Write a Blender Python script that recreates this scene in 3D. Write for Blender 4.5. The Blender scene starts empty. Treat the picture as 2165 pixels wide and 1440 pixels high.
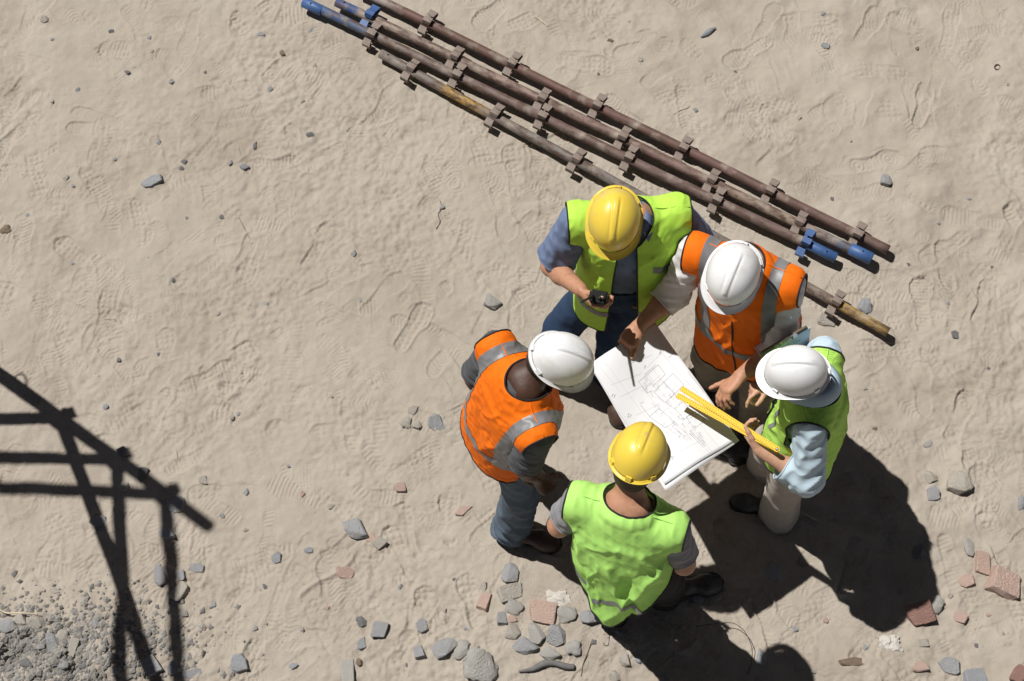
import bpy, bmesh, math, random
import numpy as np
from mathutils import Vector, Matrix

# ------------------------------------------------------------------ camera, light, exposure
sc = bpy.context.scene
R_ = math.radians
FPX, TILT, CH = 3800.0, R_(22), 8.0           # focal length in photo pixels, tilt off straight down, eye height
IW, IH = 2165, 1440
cam_d = bpy.data.cameras.new('camera'); cam = bpy.data.objects.new('camera', cam_d)
sc.collection.objects.link(cam)
cam.location = (0, -CH * math.tan(TILT), CH); cam.rotation_euler = (TILT, 0, 0)
cam_d.sensor_width = 36; cam_d.lens = 36 * FPX / IW
cam_d.clip_start = .1; cam_d.clip_end = 2000
sc.camera = cam

SUN = np.array([.46, -.31, -1.0])              # the way the sunlight travels, per metre of fall
world = bpy.data.worlds.new('World'); sc.world = world; world.use_nodes = True
wn = world.node_tree.nodes; wl = world.node_tree.links
sky = wn.new('ShaderNodeTexSky'); sky.sky_type = 'NISHITA'; sky.sun_disc = False
sky.air_density = .3; sky.dust_density = .3; sky.ozone_density = .6; sky.altitude = 1200
sky.sun_elevation = math.atan2(1, math.hypot(SUN[0], SUN[1])); sky.sun_rotation = math.atan2(-SUN[0], -SUN[1])
hs = wn.new('ShaderNodeHueSaturation'); hs.inputs['Saturation'].default_value = .5; wl.new(sky.outputs[0], hs.inputs['Color']); wl.new(hs.outputs[0], wn['Background'].inputs[0]); wn['Background'].inputs[1].default_value = .05
sun_d = bpy.data.lights.new('sun', 'SUN'); sun = bpy.data.objects.new('sun', sun_d); sc.collection.objects.link(sun)
sun_d.energy = 5; sun_d.angle = R_(.53); sun_d.color = (1, .965, .91)
sun.rotation_euler = Vector(SUN).to_track_quat('-Z', 'Y').to_euler(); sun.location = (-6, 4, 12)
sc.view_settings.view_transform = 'Standard'; sc.view_settings.look = 'None'
sc.view_settings.exposure = -.05; sc.view_settings.gamma = 1

# ------------------------------------------------------------------ photo pixel -> point at a height
_C = np.array(cam.location); _FW = np.array([0, math.sin(TILT), -math.cos(TILT)]); _UP = np.array([0, math.cos(TILT), math.sin(TILT)])
def P(x, y, z=0.):
    d = _FW + np.array([1., 0, 0]) * (x - IW / 2) / FPX - _UP * (y - IH / 2) / FPX
    return _C + d * ((z - CH) / d[2])
def pxscale(p): return FPX / float((np.asarray(p) - _C) @ _FW)
def nrm(v): v = np.asarray(v, float); return v / (np.linalg.norm(v) + 1e-12)
A = lambda *a: np.array(a, float)

# ------------------------------------------------------------------ objects
def setp(o, label=None, cat=None, group=None, kind=None):
    for k, v in (('label', label), ('category', cat), ('group', group), ('kind', kind)):
        if v: o[k] = v
    return o
def link(o, parent=None):
    sc.collection.objects.link(o)
    if parent is not None: o.parent = parent
    return o
def empty(name, loc, label, cat, group=None):
    o = bpy.data.objects.new(name, None); o.location = tuple(loc); o.empty_display_size = .1
    return setp(link(o), label, cat, group)
def mesh(name, V, F, mat, smooth=True):
    V = np.ascontiguousarray(V, np.float32); me = bpy.data.meshes.new(name)
    if isinstance(F, np.ndarray):
        n, k = F.shape
        me.vertices.add(len(V)); me.vertices.foreach_set('co', V.ravel())
        me.loops.add(n * k); me.loops.foreach_set('vertex_index', F.astype(np.int32).ravel())
        me.polygons.add(n); me.polygons.foreach_set('loop_start', np.arange(0, n * k, k, dtype=np.int32))
        me.polygons.foreach_set('loop_total', np.full(n, k, np.int32))
        me.update(calc_edges=True); me.validate()
    else:
        me.from_pydata(V.tolist(), [], F)
    me.polygons.foreach_set('use_smooth', np.full(len(me.polygons), smooth, bool))
    for m in (mat if isinstance(mat, (list, tuple)) else [mat]): me.materials.append(m)
    return me
def obj(name, V, F, mat, parent=None, org=None, smooth=True):
    V = np.asarray(V, float)
    if org is not None: V = V - np.asarray(org)
    return link(bpy.data.objects.new(name, mesh(name, V, F, mat, smooth)), parent)
def inst(name, me, parent=None, loc=None, rot=None, scale=None):
    o = link(bpy.data.objects.new(name, me), parent)
    if loc is not None: o.location = tuple(loc)
    if rot is not None: o.rotation_euler = rot
    if scale is not None: o.scale = scale
    return o

# ------------------------------------------------------------------ materials
def mat(name, col, rough=.7, col2=None, nscale=8., namt=.5, bump=0., bscale=60., metal=0., sheen=0., spec=.5,
        coat=0., col3=None, n3scale=3., n3lo=.5, n3hi=.6, sss=0., trans=0., stretch=None, bdist=.002):
    m = bpy.data.materials.new(name); m.use_nodes = True
    nt = m.node_tree; N = nt.nodes; L = nt.links; b = N['Principled BSDF']
    b.inputs['Roughness'].default_value = rough; b.inputs['Metallic'].default_value = metal
    b.inputs['Specular IOR Level'].default_value = spec
    if coat: b.inputs['Coat Weight'].default_value = coat; b.inputs['Coat Roughness'].default_value = .12
    if sheen: b.inputs['Sheen Weight'].default_value = sheen
    if sss: b.inputs['Subsurface Weight'].default_value = sss; b.inputs['Subsurface Radius'].default_value = (.01, .004, .002)
    tc = N.new('ShaderNodeTexCoord'); src = tc.outputs['Object']
    if stretch:
        mp = N.new('ShaderNodeMapping'); mp.inputs['Scale'].default_value = stretch; L.new(src, mp.inputs[0]); src = mp.outputs[0]
    def noise(s, det=6, r=.6):
        n = N.new('ShaderNodeTexNoise'); n.inputs['Scale'].default_value = s; n.inputs['Detail'].default_value = det
        n.inputs['Roughness'].default_value = r; L.new(src, n.inputs['Vector']); return n
    cur = None
    if col2 is not None:
        n = noise(nscale); rp = N.new('ShaderNodeValToRGB'); L.new(n.outputs[0], rp.inputs[0])
        rp.color_ramp.elements[0].position = .5 - namt / 2; rp.color_ramp.elements[1].position = .5 + namt / 2
        rp.color_ramp.elements[0].color = (*col, 1); rp.color_ramp.elements[1].color = (*col2, 1); cur = rp.outputs[0]
    if col3 is not None:
        n = noise(n3scale, 8, .7); rp = N.new('ShaderNodeValToRGB'); L.new(n.outputs[0], rp.inputs[0])
        rp.color_ramp.elements[0].position = n3lo; rp.color_ramp.elements[1].position = n3hi
        mx = N.new('ShaderNodeMix'); mx.data_type = 'RGBA'; L.new(rp.outputs[0], mx.inputs[0])
        if cur: L.new(cur, mx.inputs[6])
        else: mx.inputs[6].default_value = (*col, 1)
        mx.inputs[7].default_value = (*col3, 1); cur = mx.outputs[2]
    if cur: L.new(cur, b.inputs['Base Color'])
    else: b.inputs['Base Color'].default_value = (*col, 1)
    if bump:
        n = noise(bscale, 8, .65); bp = N.new('ShaderNodeBump'); bp.inputs['Strength'].default_value = bump
        bp.inputs['Distance'].default_value = bdist; L.new(n.outputs[0], bp.inputs['Height']); L.new(bp.outputs[0], b.inputs['Normal'])
    if trans:
        t = N.new('ShaderNodeBsdfTranslucent'); ms = N.new('ShaderNodeMixShader'); ms.inputs[0].default_value = trans
        if cur: L.new(cur, t.inputs[0])
        else: t.inputs[0].default_value = (*col, 1)
        L.new(b.outputs[0], ms.inputs[1]); L.new(t.outputs[0], ms.inputs[2]); L.new(ms.outputs[0], N['Material Output'].inputs[0])
    return m

# ------------------------------------------------------------------ numeric helpers
def waves(p, freq, seed, n=7):
    """smooth pseudo noise in about -1..1 at points p"""
    r = np.random.RandomState(seed); out = np.zeros(len(p))
    for i in range(n):
        k = r.normal(size=3) * freq; out += np.sin(p @ k + r.uniform(0, 6.28))
    return out / (n ** .5) * .8
def vnoise2(shape, cell, seed):
    """cubic value noise over a grid, cell in grid steps"""
    r = np.random.RandomState(seed); h, w = shape
    gy, gx = int(h / cell) + 4, int(w / cell) + 4; g = r.uniform(-1, 1, (gy, gx))
    def wts(n):
        t = np.arange(n) / cell; i = t.astype(int); f = t - i
        ws = np.stack([(1 - f) ** 3 / 6, (3 * f ** 3 - 6 * f ** 2 + 4) / 6, (-3 * f ** 3 + 3 * f ** 2 + 3 * f + 1) / 6, f ** 3 / 6], 1)
        M = np.zeros((n, max(gy, gx)))
        for k in range(4): np.add.at(M, (np.arange(n), i + k), ws[:, k])
        return M
    My = wts(h)[:, :gy]; Mx = wts(w)[:, :gx]
    return (My @ g @ Mx.T) * 2.2

# ---- signed distance shapes: (function, low corner, high corner, blend)
def cap(a, b, ra, rb, k=.02):
    a = np.asarray(a, float); b = np.asarray(b, float); ab = b - a; L2 = ab @ ab + 1e-12; m = max(ra, rb)
    def f(p):
        q = p - a; t = np.clip(q @ ab / L2, 0, 1)
        return np.linalg.norm(q - t[:, None] * ab, axis=1) - (ra + (rb - ra) * t)
    return f, np.minimum(a, b) - m, np.maximum(a, b) + m, k
def ell(c, ax, r, k=.02):
    c = np.asarray(c, float); ax = np.asarray(ax, float); r = np.asarray(r, float); m = r.max()
    def f(p):
        q = (p - c) @ ax.T; k0 = np.linalg.norm(q / r, axis=1); k1 = np.linalg.norm(q / r ** 2, axis=1) + 1e-9
        return k0 * (k0 - 1) / k1
    return f, c - m, c + m, k
def loft(st, left, k=.03, pw=2.3):
    """stations (centre, half width, half depth) along a spine; left = direction of width"""
    cs = np.array([s[0] for s in st]); aa = np.array([s[1] for s in st]); bb = np.array([s[2] for s in st]); m = max(aa.max(), bb.max())
    left = nrm(left)
    def f(p):
        best = np.full(len(p), 1e9); T = np.zeros(len(p))
        for i in range(len(cs) - 1):
            ab = cs[i + 1] - cs[i]; q = p - cs[i]; t = np.clip(q @ ab / (ab @ ab), 0, 1)
            d = np.linalg.norm(q - t[:, None] * ab, axis=1); u = d < best; best[u] = d[u]; T[u] = i + t[u]
        i = np.minimum(T.astype(int), len(cs) - 2); t = (T - i)[:, None]
        c = cs[i] * (1 - t) + cs[i + 1] * t; t = t[:, 0]
        a = aa[i] * (1 - t) + aa[i + 1] * t; b = bb[i] * (1 - t) + bb[i + 1] * t
        q = p - c; u = q @ left; ax = nrm(cs[-1] - cs[0]); fw = nrm(np.cross(left, ax)); v = q @ fw; w = q @ ax
        over = np.where((T <= 0) | (T >= len(cs) - 1), w, 0)
        r = (np.abs(u / a) ** pw + np.abs(v / b) ** pw + np.abs(over / .05) ** pw) ** (1 / pw)
        return (r - 1) * np.minimum(a, b)
    return f, cs.min(0) - m, cs.max(0) + m, k
def evalsdf(pr, p):
    d = np.full(len(p), .25)
    for f, lo, hi, k in pr:
        mg = k + .05
        m = np.all((p > lo - mg) & (p < hi + mg), axis=1); i = np.nonzero(m)[0]
        if not len(i): continue
        v = f(p[i]); o = d[i]; h = np.clip(.5 + .5 * (o - v) / k, 0, 1)
        d[i] = o * (1 - h) + v * h - k * h * (1 - h)
    return d
def surface(pr, h, extra=None):
    """surface nets of the blended shapes -> vertices, quads"""
    lo = np.min([x[1] for x in pr], 0) - 3 * h; hi = np.max([x[2] for x in pr], 0) + 3 * h
    c = 4; n = np.ceil((hi - lo) / (h * c)).astype(int) + 1
    ax = [lo[i] + h * c * np.arange(n[i]) for i in range(3)]
    cg = np.stack(np.meshgrid(*ax, indexing='ij'), -1).reshape(-1, 3)
    ev = (lambda p: evalsdf(pr, p)) if extra is None else (lambda p: extra(evalsdf(pr, p), p))
    cd = ev(cg).reshape(n)
    near = np.abs(cd) < h * c * 2.2
    D = np.repeat(np.repeat(np.repeat(cd, c, 0), c, 1), c, 2)
    M = np.repeat(np.repeat(np.repeat(near, c, 0), c, 1), c, 2)
    idx = np.argwhere(M)
    # the value of a coarse cell stands at its low corner
    D[M] = ev(lo + idx * h)
    s = D < 0; N = np.array(D.shape)
    a = s[:-1, :-1, :-1].astype(np.int8)
    cnt = np.zeros(N - 1, np.int8)
    for dx in (0, 1):
        for dy in (0, 1):
            for dz in (0, 1): cnt += s[dx:N[0] - 1 + dx, dy:N[1] - 1 + dy, dz:N[2] - 1 + dz]
    act = (cnt > 0) & (cnt < 8); ci = np.argwhere(act)
    vid = np.full(N - 1, -1, np.int64); vid[act] = np.arange(len(ci))
    acc = np.zeros((len(ci), 3)); w = np.zeros(len(ci))
    cor = [A(dx, dy, dz).astype(int) for dx in (0, 1) for dy in (0, 1) for dz in (0, 1)]
    val = [D[tuple((ci + o).T)] for o in cor]
    for i in range(8):
        for j in range(i + 1, 8):
            if np.abs(cor[i] - cor[j]).sum() != 1: continue
            x = (val[i] < 0) != (val[j] < 0); t = val[i][x] / (val[i][x] - val[j][x])
            acc[x] += cor[i] + t[:, None] * (cor[j] - cor[i]); w[x] += 1
    V = lo + h * (ci + acc / w[:, None])
    Q = []
    for d in range(3):
        e1, e2 = [(1, 2), (2, 0), (0, 1)][d]
        sl0 = [slice(None)] * 3; sl1 = [slice(None)] * 3; sl0[d] = slice(0, N[d] - 1); sl1[d] = slice(1, N[d])
        x = s[tuple(sl0)] != s[tuple(sl1)]; e = np.argwhere(x)
        e = e[(e[:, e1] > 0) & (e[:, e2] > 0) & (e[:, e1] < N[e1] - 1) & (e[:, e2] < N[e2] - 1)]
        fl = s[tuple(e.T)]
        o1 = np.zeros(3, int); o1[e1] = 1; o2 = np.zeros(3, int); o2[e2] = 1
        q = np.stack([vid[tuple((e - o1 - o2).T)], vid[tuple((e - o2).T)], vid[tuple(e.T)], vid[tuple((e - o1).T)]], 1)
        q[~fl] = q[~fl][:, ::-1]; Q.append(q)
    Q = np.concatenate(Q); Q = Q[(Q >= 0).all(1)]
    return V, Q
def tris(Q): return np.concatenate([Q[:, [0, 1, 2]], Q[:, [0, 2, 3]]])
def vnormals(V, T):
    n = np.zeros_like(V); fn = np.cross(V[T[:, 1]] - V[T[:, 0]], V[T[:, 2]] - V[T[:, 0]])
    for i in range(3): np.add.at(n, T[:, i], fn)
    return n / (np.linalg.norm(n, axis=1)[:, None] + 1e-12)
def relax(V, T, n=2, l=.5):
    e = np.concatenate([T[:, [0, 1]], T[:, [1, 2]], T[:, [2, 0]]])
    for _ in range(n):
        s = np.zeros_like(V); c = np.zeros(len(V))
        for a, b in ((0, 1), (1, 0)): np.add.at(s, e[:, a], V[e[:, b]]); np.add.at(c, e[:, a], 1)
        V = V + l * (s / np.maximum(c, 1)[:, None] - V)
    return V
def clip(V, T, s):
    """keep the side s > 0, cutting the triangles cleanly"""
    k = s > 0; c = k[T].sum(1); keep = [T[c == 3]]; nv = list(); cache = {}; base = len(V)
    def cut(i, j):
        key = (i, j) if i < j else (j, i)
        if key not in cache:
            t = s[i] / (s[i] - s[j]); cache[key] = base + len(nv); nv.append(V[i] + t * (V[j] - V[i]))
        return cache[key]
    out = []
    for t in T[(c == 1) | (c == 2)]:
        t = [int(x) for x in t]; kk = [bool(k[x]) for x in t]
        if sum(kk) == 1:
            i = kk.index(True); a, b, d = t[i], t[(i + 1) % 3], t[(i + 2) % 3]; out.append((a, cut(a, b), cut(a, d)))
        else:
            i = kk.index(False); a, b, d = t[i], t[(i + 1) % 3], t[(i + 2) % 3]; x, y = cut(a, b), cut(a, d)
            out += [(x, b, d), (x, d, y)]
    if out: keep.append(np.array(out, int))
    T2 = np.concatenate(keep); V2 = np.concatenate([V, np.array(nv).reshape(-1, 3)])
    u, inv = np.unique(T2, return_inverse=True)
    return V2[u], inv.reshape(-1, 3)
def rims(T, minlen=14):
    """loops of open edges"""
    e = np.concatenate([T[:, [0, 1]], T[:, [1, 2]], T[:, [2, 0]]]); key = np.sort(e, 1)
    _, idx, cn = np.unique(key, axis=0, return_index=True, return_counts=True)
    nx = {}
    for a, b in e[idx[cn == 1]]: nx[int(a)] = int(b)
    loops = []
    while nx:
        a, b = next(iter(nx.items())); lp = [a]; del nx[a]
        while b in nx: lp.append(b); b = nx.pop(b)
        if len(lp) >= minlen: loops.append(lp)
    return loops
def tube(pts, r, sides=6, closed=False, cap_ends=True):
    pts = np.asarray(pts, float); n = len(pts); r = np.broadcast_to(np.asarray(r, float), (n,))
    if closed: tg = np.roll(pts, -1, 0) - np.roll(pts, 1, 0)
    else: tg = np.gradient(pts, axis=0)
    tg = tg / (np.linalg.norm(tg, axis=1)[:, None] + 1e-12)
    u = nrm(np.cross(tg[0], A(0.31, .17, .93))); V = []
    for i in range(n):
        u = nrm(u - tg[i] * (u @ tg[i])); w = np.cross(tg[i], u)
        for s in range(sides):
            a = 6.28319 * s / sides; V.append(pts[i] + r[i] * (math.cos(a) * u + math.sin(a) * w))
    F = []
    for i in range(n if closed else n - 1):
        for s in range(sides):
            j = (i + 1) % n; t = (s + 1) % sides
            F.append([i * sides + s, i * sides + t, j * sides + t, j * sides + s])
    if not closed and cap_ends: F += [list(range(sides))[::-1], [(n - 1) * sides + s for s in range(sides)]]
    return np.array(V), F
def smooth_loop(pts, n=4, closed=True):
    p = np.array(pts, float)
    for _ in range(n):
        if closed: p = .5 * p + .25 * (np.roll(p, 1, 0) + np.roll(p, -1, 0))
        else: p[1:-1] = .5 * p[1:-1] + .25 * (p[2:] + p[:-2])
    return p
def joined(parts):
    V = []; F = []; o = 0
    for v, f in parts:
        V.append(np.asarray(v, float)); F += [[int(i) + o for i in q] for q in f]; o += len(v)
    return np.concatenate(V), F
def box(c, ax, h):
    """oriented box, ax rows = axes, h = half sizes"""
    ax = np.asarray(ax, float); V = [np.asarray(c) + sx * h[0] * ax[0] + sy * h[1] * ax[1] + sz * h[2] * ax[2] for sz in (-1, 1) for sy in (-1, 1) for sx in (-1, 1)]
    return np.array(V), [[0, 2, 3, 1], [4, 5, 7, 6], [0, 1, 5, 4], [2, 6, 7, 3], [0, 4, 6, 2], [1, 3, 7, 5]]

# stones: photo x, y, width, height, turn, material + shape, label
STONES = [
    (322, 388, 48, 26, 22, 'bf', 'broad flat blue grey slate flake alone on the sand at upper left'),
    (97, 43, 21, 17, 0, 'pa', 'pale pebble nearest the top left corner of the sand'),
    (540, 310, 9, 20, -15, 'da', 'dark upright splinter of slate left of the tube ends'),
    (518, 356, 22, 13, 15, 'bf', 'thin bluish slate chip lying right of a dark splinter'),
    (550, 72, 20, 9, 5, 'bf', 'narrow bluish pebble left of the blue tube ends'),
    (597, 112, 13, 14, 0, 'ta', 'brown pebble closest to the blue tube ends'),
    (656, 287, 15, 18, 60, 'da', 'dark grey chip below the blue ends of the tubes'),
    (12, 487, 26, 20, 20, 'tl', 'dark brown clod at the left edge of the picture'),
    (1040, 640, 38, 38, 30, 'ca', 'rough grey stone left of the man holding the radio'),
    (1872, 384, 28, 27, 20, 'ga', 'rounded grey stone with pale vein right of the tubes'),
    (1829, 646, 32, 33, 0, 'ba', 'bluish stone beside the yellow end of the tube'),
    (1748, 675, 40, 30, -10, 'pf', 'half buried sandy stone under the yellow tube end'),
    (2022, 708, 18, 24, 60, 'df', 'small dark greenish shard right of the yellow tube end'),
    (1745, 96, 20, 14, -20, 'bf', 'small bluish chip in the sand at upper right'),
    (1355, 126, 14, 13, 0, 'pa', 'pale pebble above the middle of the scaffold tubes'),
    (1291, 87, 16, 10, 0, 'ta', 'brownish crumb above the middle of the scaffold tubes'),
    (858, 893, 27, 27, 0, 'pl', 'pale lump with a notch left of the orange vest man with bent head'),
    (881, 898, 21, 19, 20, 'pa', 'pale rounded stone touching the grey triangular slate'),
    (873, 866, 26, 20, 40, 'pf', 'thin beige stone just above two pale lumps'),
    (920, 895, 34, 44, 20, 'gf', 'grey triangular slate left of the hem of the orange vest'),
    (847, 1030, 26, 28, 70, 'rf', 'whitish pink chip alone left of the worker in jeans'),
    (753, 1118, 62, 44, -10, 'ga', 'largest grey rock left of the jeans, with two small stones at its foot'),
    (783, 1138, 24, 20, 30, 'rf', 'pinkish stone squeezed between large grey rock and pale stone'),
    (802, 1147, 28, 25, 40, 'pk', 'pale blocky stone at the lower right of the largest grey rock'),
    (729, 1210, 42, 30, -20, 'rf', 'pink brick shard beside the crack in the sand'),
    (981, 1080, 18, 40, -65, 'rf', 'long thin pink brick sliver left of the jeans'),
    (584, 1180, 22, 26, 0, 'bf', 'flat bluish chip right of the scaffold shadow, below the brick shard level'),
    (652, 1163, 20, 14, 0, 'bf', 'small flat bluish chip left of the largest grey rock'),
    (1080, 1213, 36, 50, -15, 'ga', 'tall ridged grey stone left of the black boots'),
    (1078, 1254, 54, 36, 15, 'pk', 'wide flat sandy stone below the tall ridged stone'),
    (1024, 1272, 26, 38, -20, 'rk', 'whitish pink stone standing left of the rubble cluster'),
    (1021, 1243, 16, 26, -20, 'pf', 'narrow pale chip above the whitish pink stone'),
    (1086, 1287, 40, 32, -20, 'cl', 'crumbly concrete lump beside the large pink brick'),
    (1148, 1297, 60, 46, -10, 'rk', 'large pink brick lump below the crumpled paper'),
    (1061, 1309, 21, 27, 0, 'gk', 'small grey block left of the large pink brick'),
    (1083, 1311, 24, 18, -10, 'rf', 'small pinkish chip right of the small grey block'),
    (1083, 1337, 40, 38, 20, 'pa', 'cream stone with rounded edge in the rubble cluster'),
    (1134, 1340, 36, 50, 15, 'ca', 'rough oval stone under the large pink brick'),
    (1179, 1345, 48, 48, 0, 'ga', 'dark blue grey faceted stone right of the rough oval stone'),
    (1111, 1366, 56, 38, 10, 'ga', 'wide grey faceted stone at the foot of the rubble cluster'),
    (1163, 1383, 46, 30, 10, 'ca', 'pale pitted stone above the dark stick'),
    (1211, 1372, 38, 34, 0, 'cl', 'crumbly pale lump at the right of the rubble cluster'),
    (1198, 1302, 46, 38, 0, 'cl', 'crumbly mortar lump under the white crumpled paper'),
    (1248, 1306, 44, 32, 0, 'ga', 'grey stone touching the left black boot'),
    (940, 1368, 56, 40, 32, 'ga', 'slanting grey rock at the bottom with pale rubble beside it'),
    (976, 1374, 44, 36, 30, 'cl', 'rough concrete piece against the slanting grey rock'),
    (1016, 1412, 84, 72, -35, 'cl', 'biggest crumbly concrete chunk at the bottom edge'),
    (802, 1333, 34, 37, -10, 'gk', 'square dark grey block alone near the bottom'),
    (891, 1322, 26, 34, 10, 'gf', 'grey pointed slate above the slanting grey rock'),
    (763, 1314, 26, 24, 0, 'da', 'dark rounded stone up left of the square block'),
    (766, 1360, 22, 28, -20, 'bf', 'thin bluish flake down left of the square block'),
    (886, 1379, 23, 27, 15, 'gk', 'small square grey stone left of the slanting rock'),
    (735, 1424, 30, 60, 5, 'ck', 'long pale concrete strip cut by the bottom edge'),
    (758, 1400, 14, 16, 0, 'ta', 'ochre clay crumb beside the long concrete strip'),
    (505, 1402, 38, 40, 10, 'bf', 'flat square blue grey slate near the bottom left'),
    (620, 1408, 22, 14, 20, 'bf', 'little pale slate chip near the bottom, right of the flat square slate'),
    (404, 1424, 52, 20, 12, 'gf', 'long flat slate at the bottom edge beside the scaffold shadow'),
    (208, 1103, 40, 26, 5, 'gf', 'flat slate crossed by the leftmost leg of the scaffold shadow'),
    (353, 1127, 42, 28, -15, 'bf', 'flat bluish slate under the right leg of the scaffold shadow'),
    (380, 1252, 28, 46, -30, 'pk', 'pale upright stone touching the right leg of the scaffold shadow'),
    (338, 1215, 26, 50, 15, 'gf', 'long flat stone left of the right leg of the scaffold shadow'),
    (381, 1216, 22, 24, 0, 'gf', 'small flat stone right of the right leg of the scaffold shadow'),
    (414, 1200, 38, 22, -10, 'gf', 'grey stone farthest right beside the scaffold shadow'),
    (302, 1003, 20, 28, 0, 'dk', 'upright grey stone inside the diagonal scaffold shadow'),
    (262, 957, 28, 24, 0, 'da', 'stone at the upper edge of the diagonal scaffold shadow'),
    (263, 1030, 24, 22, 0, 'pa', 'stone between the two bars of the scaffold shadow'),
    (372, 1068, 38, 40, 0, 'gf', 'flat stone under the tip of the scaffold shadow'),
    (431, 1015, 24, 20, -30, 'pf', 'beige flake right of the scaffold shadow'),
    (20, 1332, 50, 30, 15, 'ga', 'long stone at the left edge of the rubble heap'),
    (52, 1317, 30, 30, 0, 'pa', 'pale stone beside the long stone at the left edge'),
    (86, 1322, 38, 30, 10, 'pa', 'pale flat topped stone at the back of the rubble heap'),
    (120, 1366, 34, 58, 20, 'ga', 'largest upright slab in the rubble heap'),
    (138, 1350, 28, 26, 0, 'pa', 'rounded pale stone right of the upright slab'),
    (160, 1374, 20, 38, -15, 'pk', 'whitish stone standing right of the upright slab'),
    (93, 1371, 18, 20, 0, 'ga', 'small grey stone left of the upright slab'),
    (205, 1321, 20, 22, 0, 'ga', 'small grey stone at the right rim of the rubble heap'),
    (62, 1407, 34, 22, 0, 'da', 'dark stone near the bottom of the rubble heap'),
    (236, 1395, 18, 17, 0, 'ba', 'bluish pebble between the rubble heap and the scaffold shadow'),
    (138, 1412, 30, 20, -10, 'ga', 'flat grey stone low in the rubble heap'),
    (182, 1408, 26, 22, 0, 'dl', 'dark crumbly clod low in the rubble heap'),
    (322, 1410, 38, 40, 30, 'gk', 'grey block between the two legs of the scaffold shadow at the bottom'),
    (368, 1412, 26, 38, -20, 'gf', 'flake on the right leg of the scaffold shadow at the bottom'),
    (116, 1250, 24, 13, -10, 'pf', 'thin pale chip above the rubble heap'),
    (178, 1328, 22, 26, 20, 'pf', 'pale thin stone between heap slab and rim stone'),
    (206, 1352, 22, 20, 0, 'dl', 'brown grey clod at the right of the rubble heap'),
    (30, 1212, 10, 16, -40, 'df', 'dark shard standing above the rubble heap'),
    (2026, 1023, 58, 52, 15, 'pa', 'largest pale boulder at right of the long group shadow'),
    (1967, 1008, 31, 27, 0, 'pa', 'pale rounded stone left of the largest pale boulder'),
    (1973, 1046, 34, 37, -25, 'gf', 'flat grey stone between the pale rounded stone and group shadow'),
    (1963, 938, 24, 14, 25, 'cl', 'crusty grey bit above the pale boulder'),
    (2049, 1156, 26, 44, 5, 'cl', 'crumbly grey concrete bit above the pink bricks'),
    (2078, 1190, 34, 52, -3, 'rk', 'mottled pink brick half buried, left of the big brick'),
    (2123, 1233, 70, 60, -25, 'rk', 'biggest pink brick near the right edge'),
    (2042, 1228, 36, 32, 10, 'rf', 'pink brick chip left of the biggest pink brick'),
    (1944, 1298, 60, 46, 15, 'mk', 'dark red brick at the tip of the group shadow'),
    (1978, 1280, 38, 42, 0, 'cl', 'grey concrete lump leaning on the dark red brick'),
    (2029, 1305, 32, 28, -30, 'rf', 'pink triangular brick chip half sunk in sand'),
    (1951, 1361, 24, 16, 0, 'pk', 'tan chip below the dark red brick'),
    (1632, 1213, 36, 44, 0, 'gf', 'smooth grey stone lying inside the group shadow'),
    (1940, 1166, 28, 36, 0, 'dl', 'dark clod inside the right edge of the group shadow'),
    (1608, 1392, 24, 38, 10, 'ba', 'bluish white stone left of the round helmet shadow'),
    (1321, 1396, 32, 28, -20, 'pa', 'whitish stone left of the front worker\'s shadow'),
    (1350, 1394, 17, 20, 0, 'ba', 'bluish pebble right of the whitish stone at the bottom'),
    (1299, 1430, 28, 26, 0, 'pa', 'pale stone cut by the bottom edge left of the shadow'),
    (1800, 1401, 62, 20, 3, 'tf', 'brown weathered clod at the bottom, right of the helmet shadow'),
    (1944, 1411, 36, 22, 5, 'rf', 'pink flat chip at the bottom right'),
    (2006, 1406, 50, 38, -15, 'gf', 'oval grey slab at the bottom right'),
    (2062, 1430, 52, 32, 5, 'bk', 'blue grey slab cut by the bottom edge at right'),
    (2152, 1428, 30, 44, -35, 'mk', 'dark red brick cut by the bottom right corner'),
    (2160, 1062, 18, 34, 0, 'gl', 'grey stone at the right edge above the bricks'),
    (1475, 1268, 26, 18, 20, 'gf', 'flat slate chip stuck under the right black boot'),
]

# ------------------------------------------------------------------ ground: trodden sand
GS = .0056; GX0, GX1, GY0, GY1 = -2.85, 2.85, -1.85, 2.1
nx, ny = int((GX1 - GX0) / GS), int((GY1 - GY0) / GS)
gx = GX0 + GS * np.arange(nx); gy = GY0 + GS * np.arange(ny)
rs = np.random.RandomState(5)
vn = lambda m, s: vnoise2((ny, nx), m / GS, s)
XX, YY = np.meshgrid(gx, gy)
right = np.clip((XX + .2) / 2.2, 0, 1)                       # the sand lies in softer heaps towards the right
Z = .007 * vn(.62, 1) + .0038 * vn(.21, 2) * (.6 + 1.2 * right) + .0036 * vn(.11, 3) * (.55 + 1.5 * right) + .0024 * vn(.05, 4) * (.7 + .8 * right) + .0009 * vn(.022, 5)
rg = 1 - np.abs(vn(.16, 8)); Z += .0032 * np.clip(rg - .75, 0, 1) * 4 * np.clip(vn(.5, 9), 0, 1) * (.5 + right)
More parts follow.
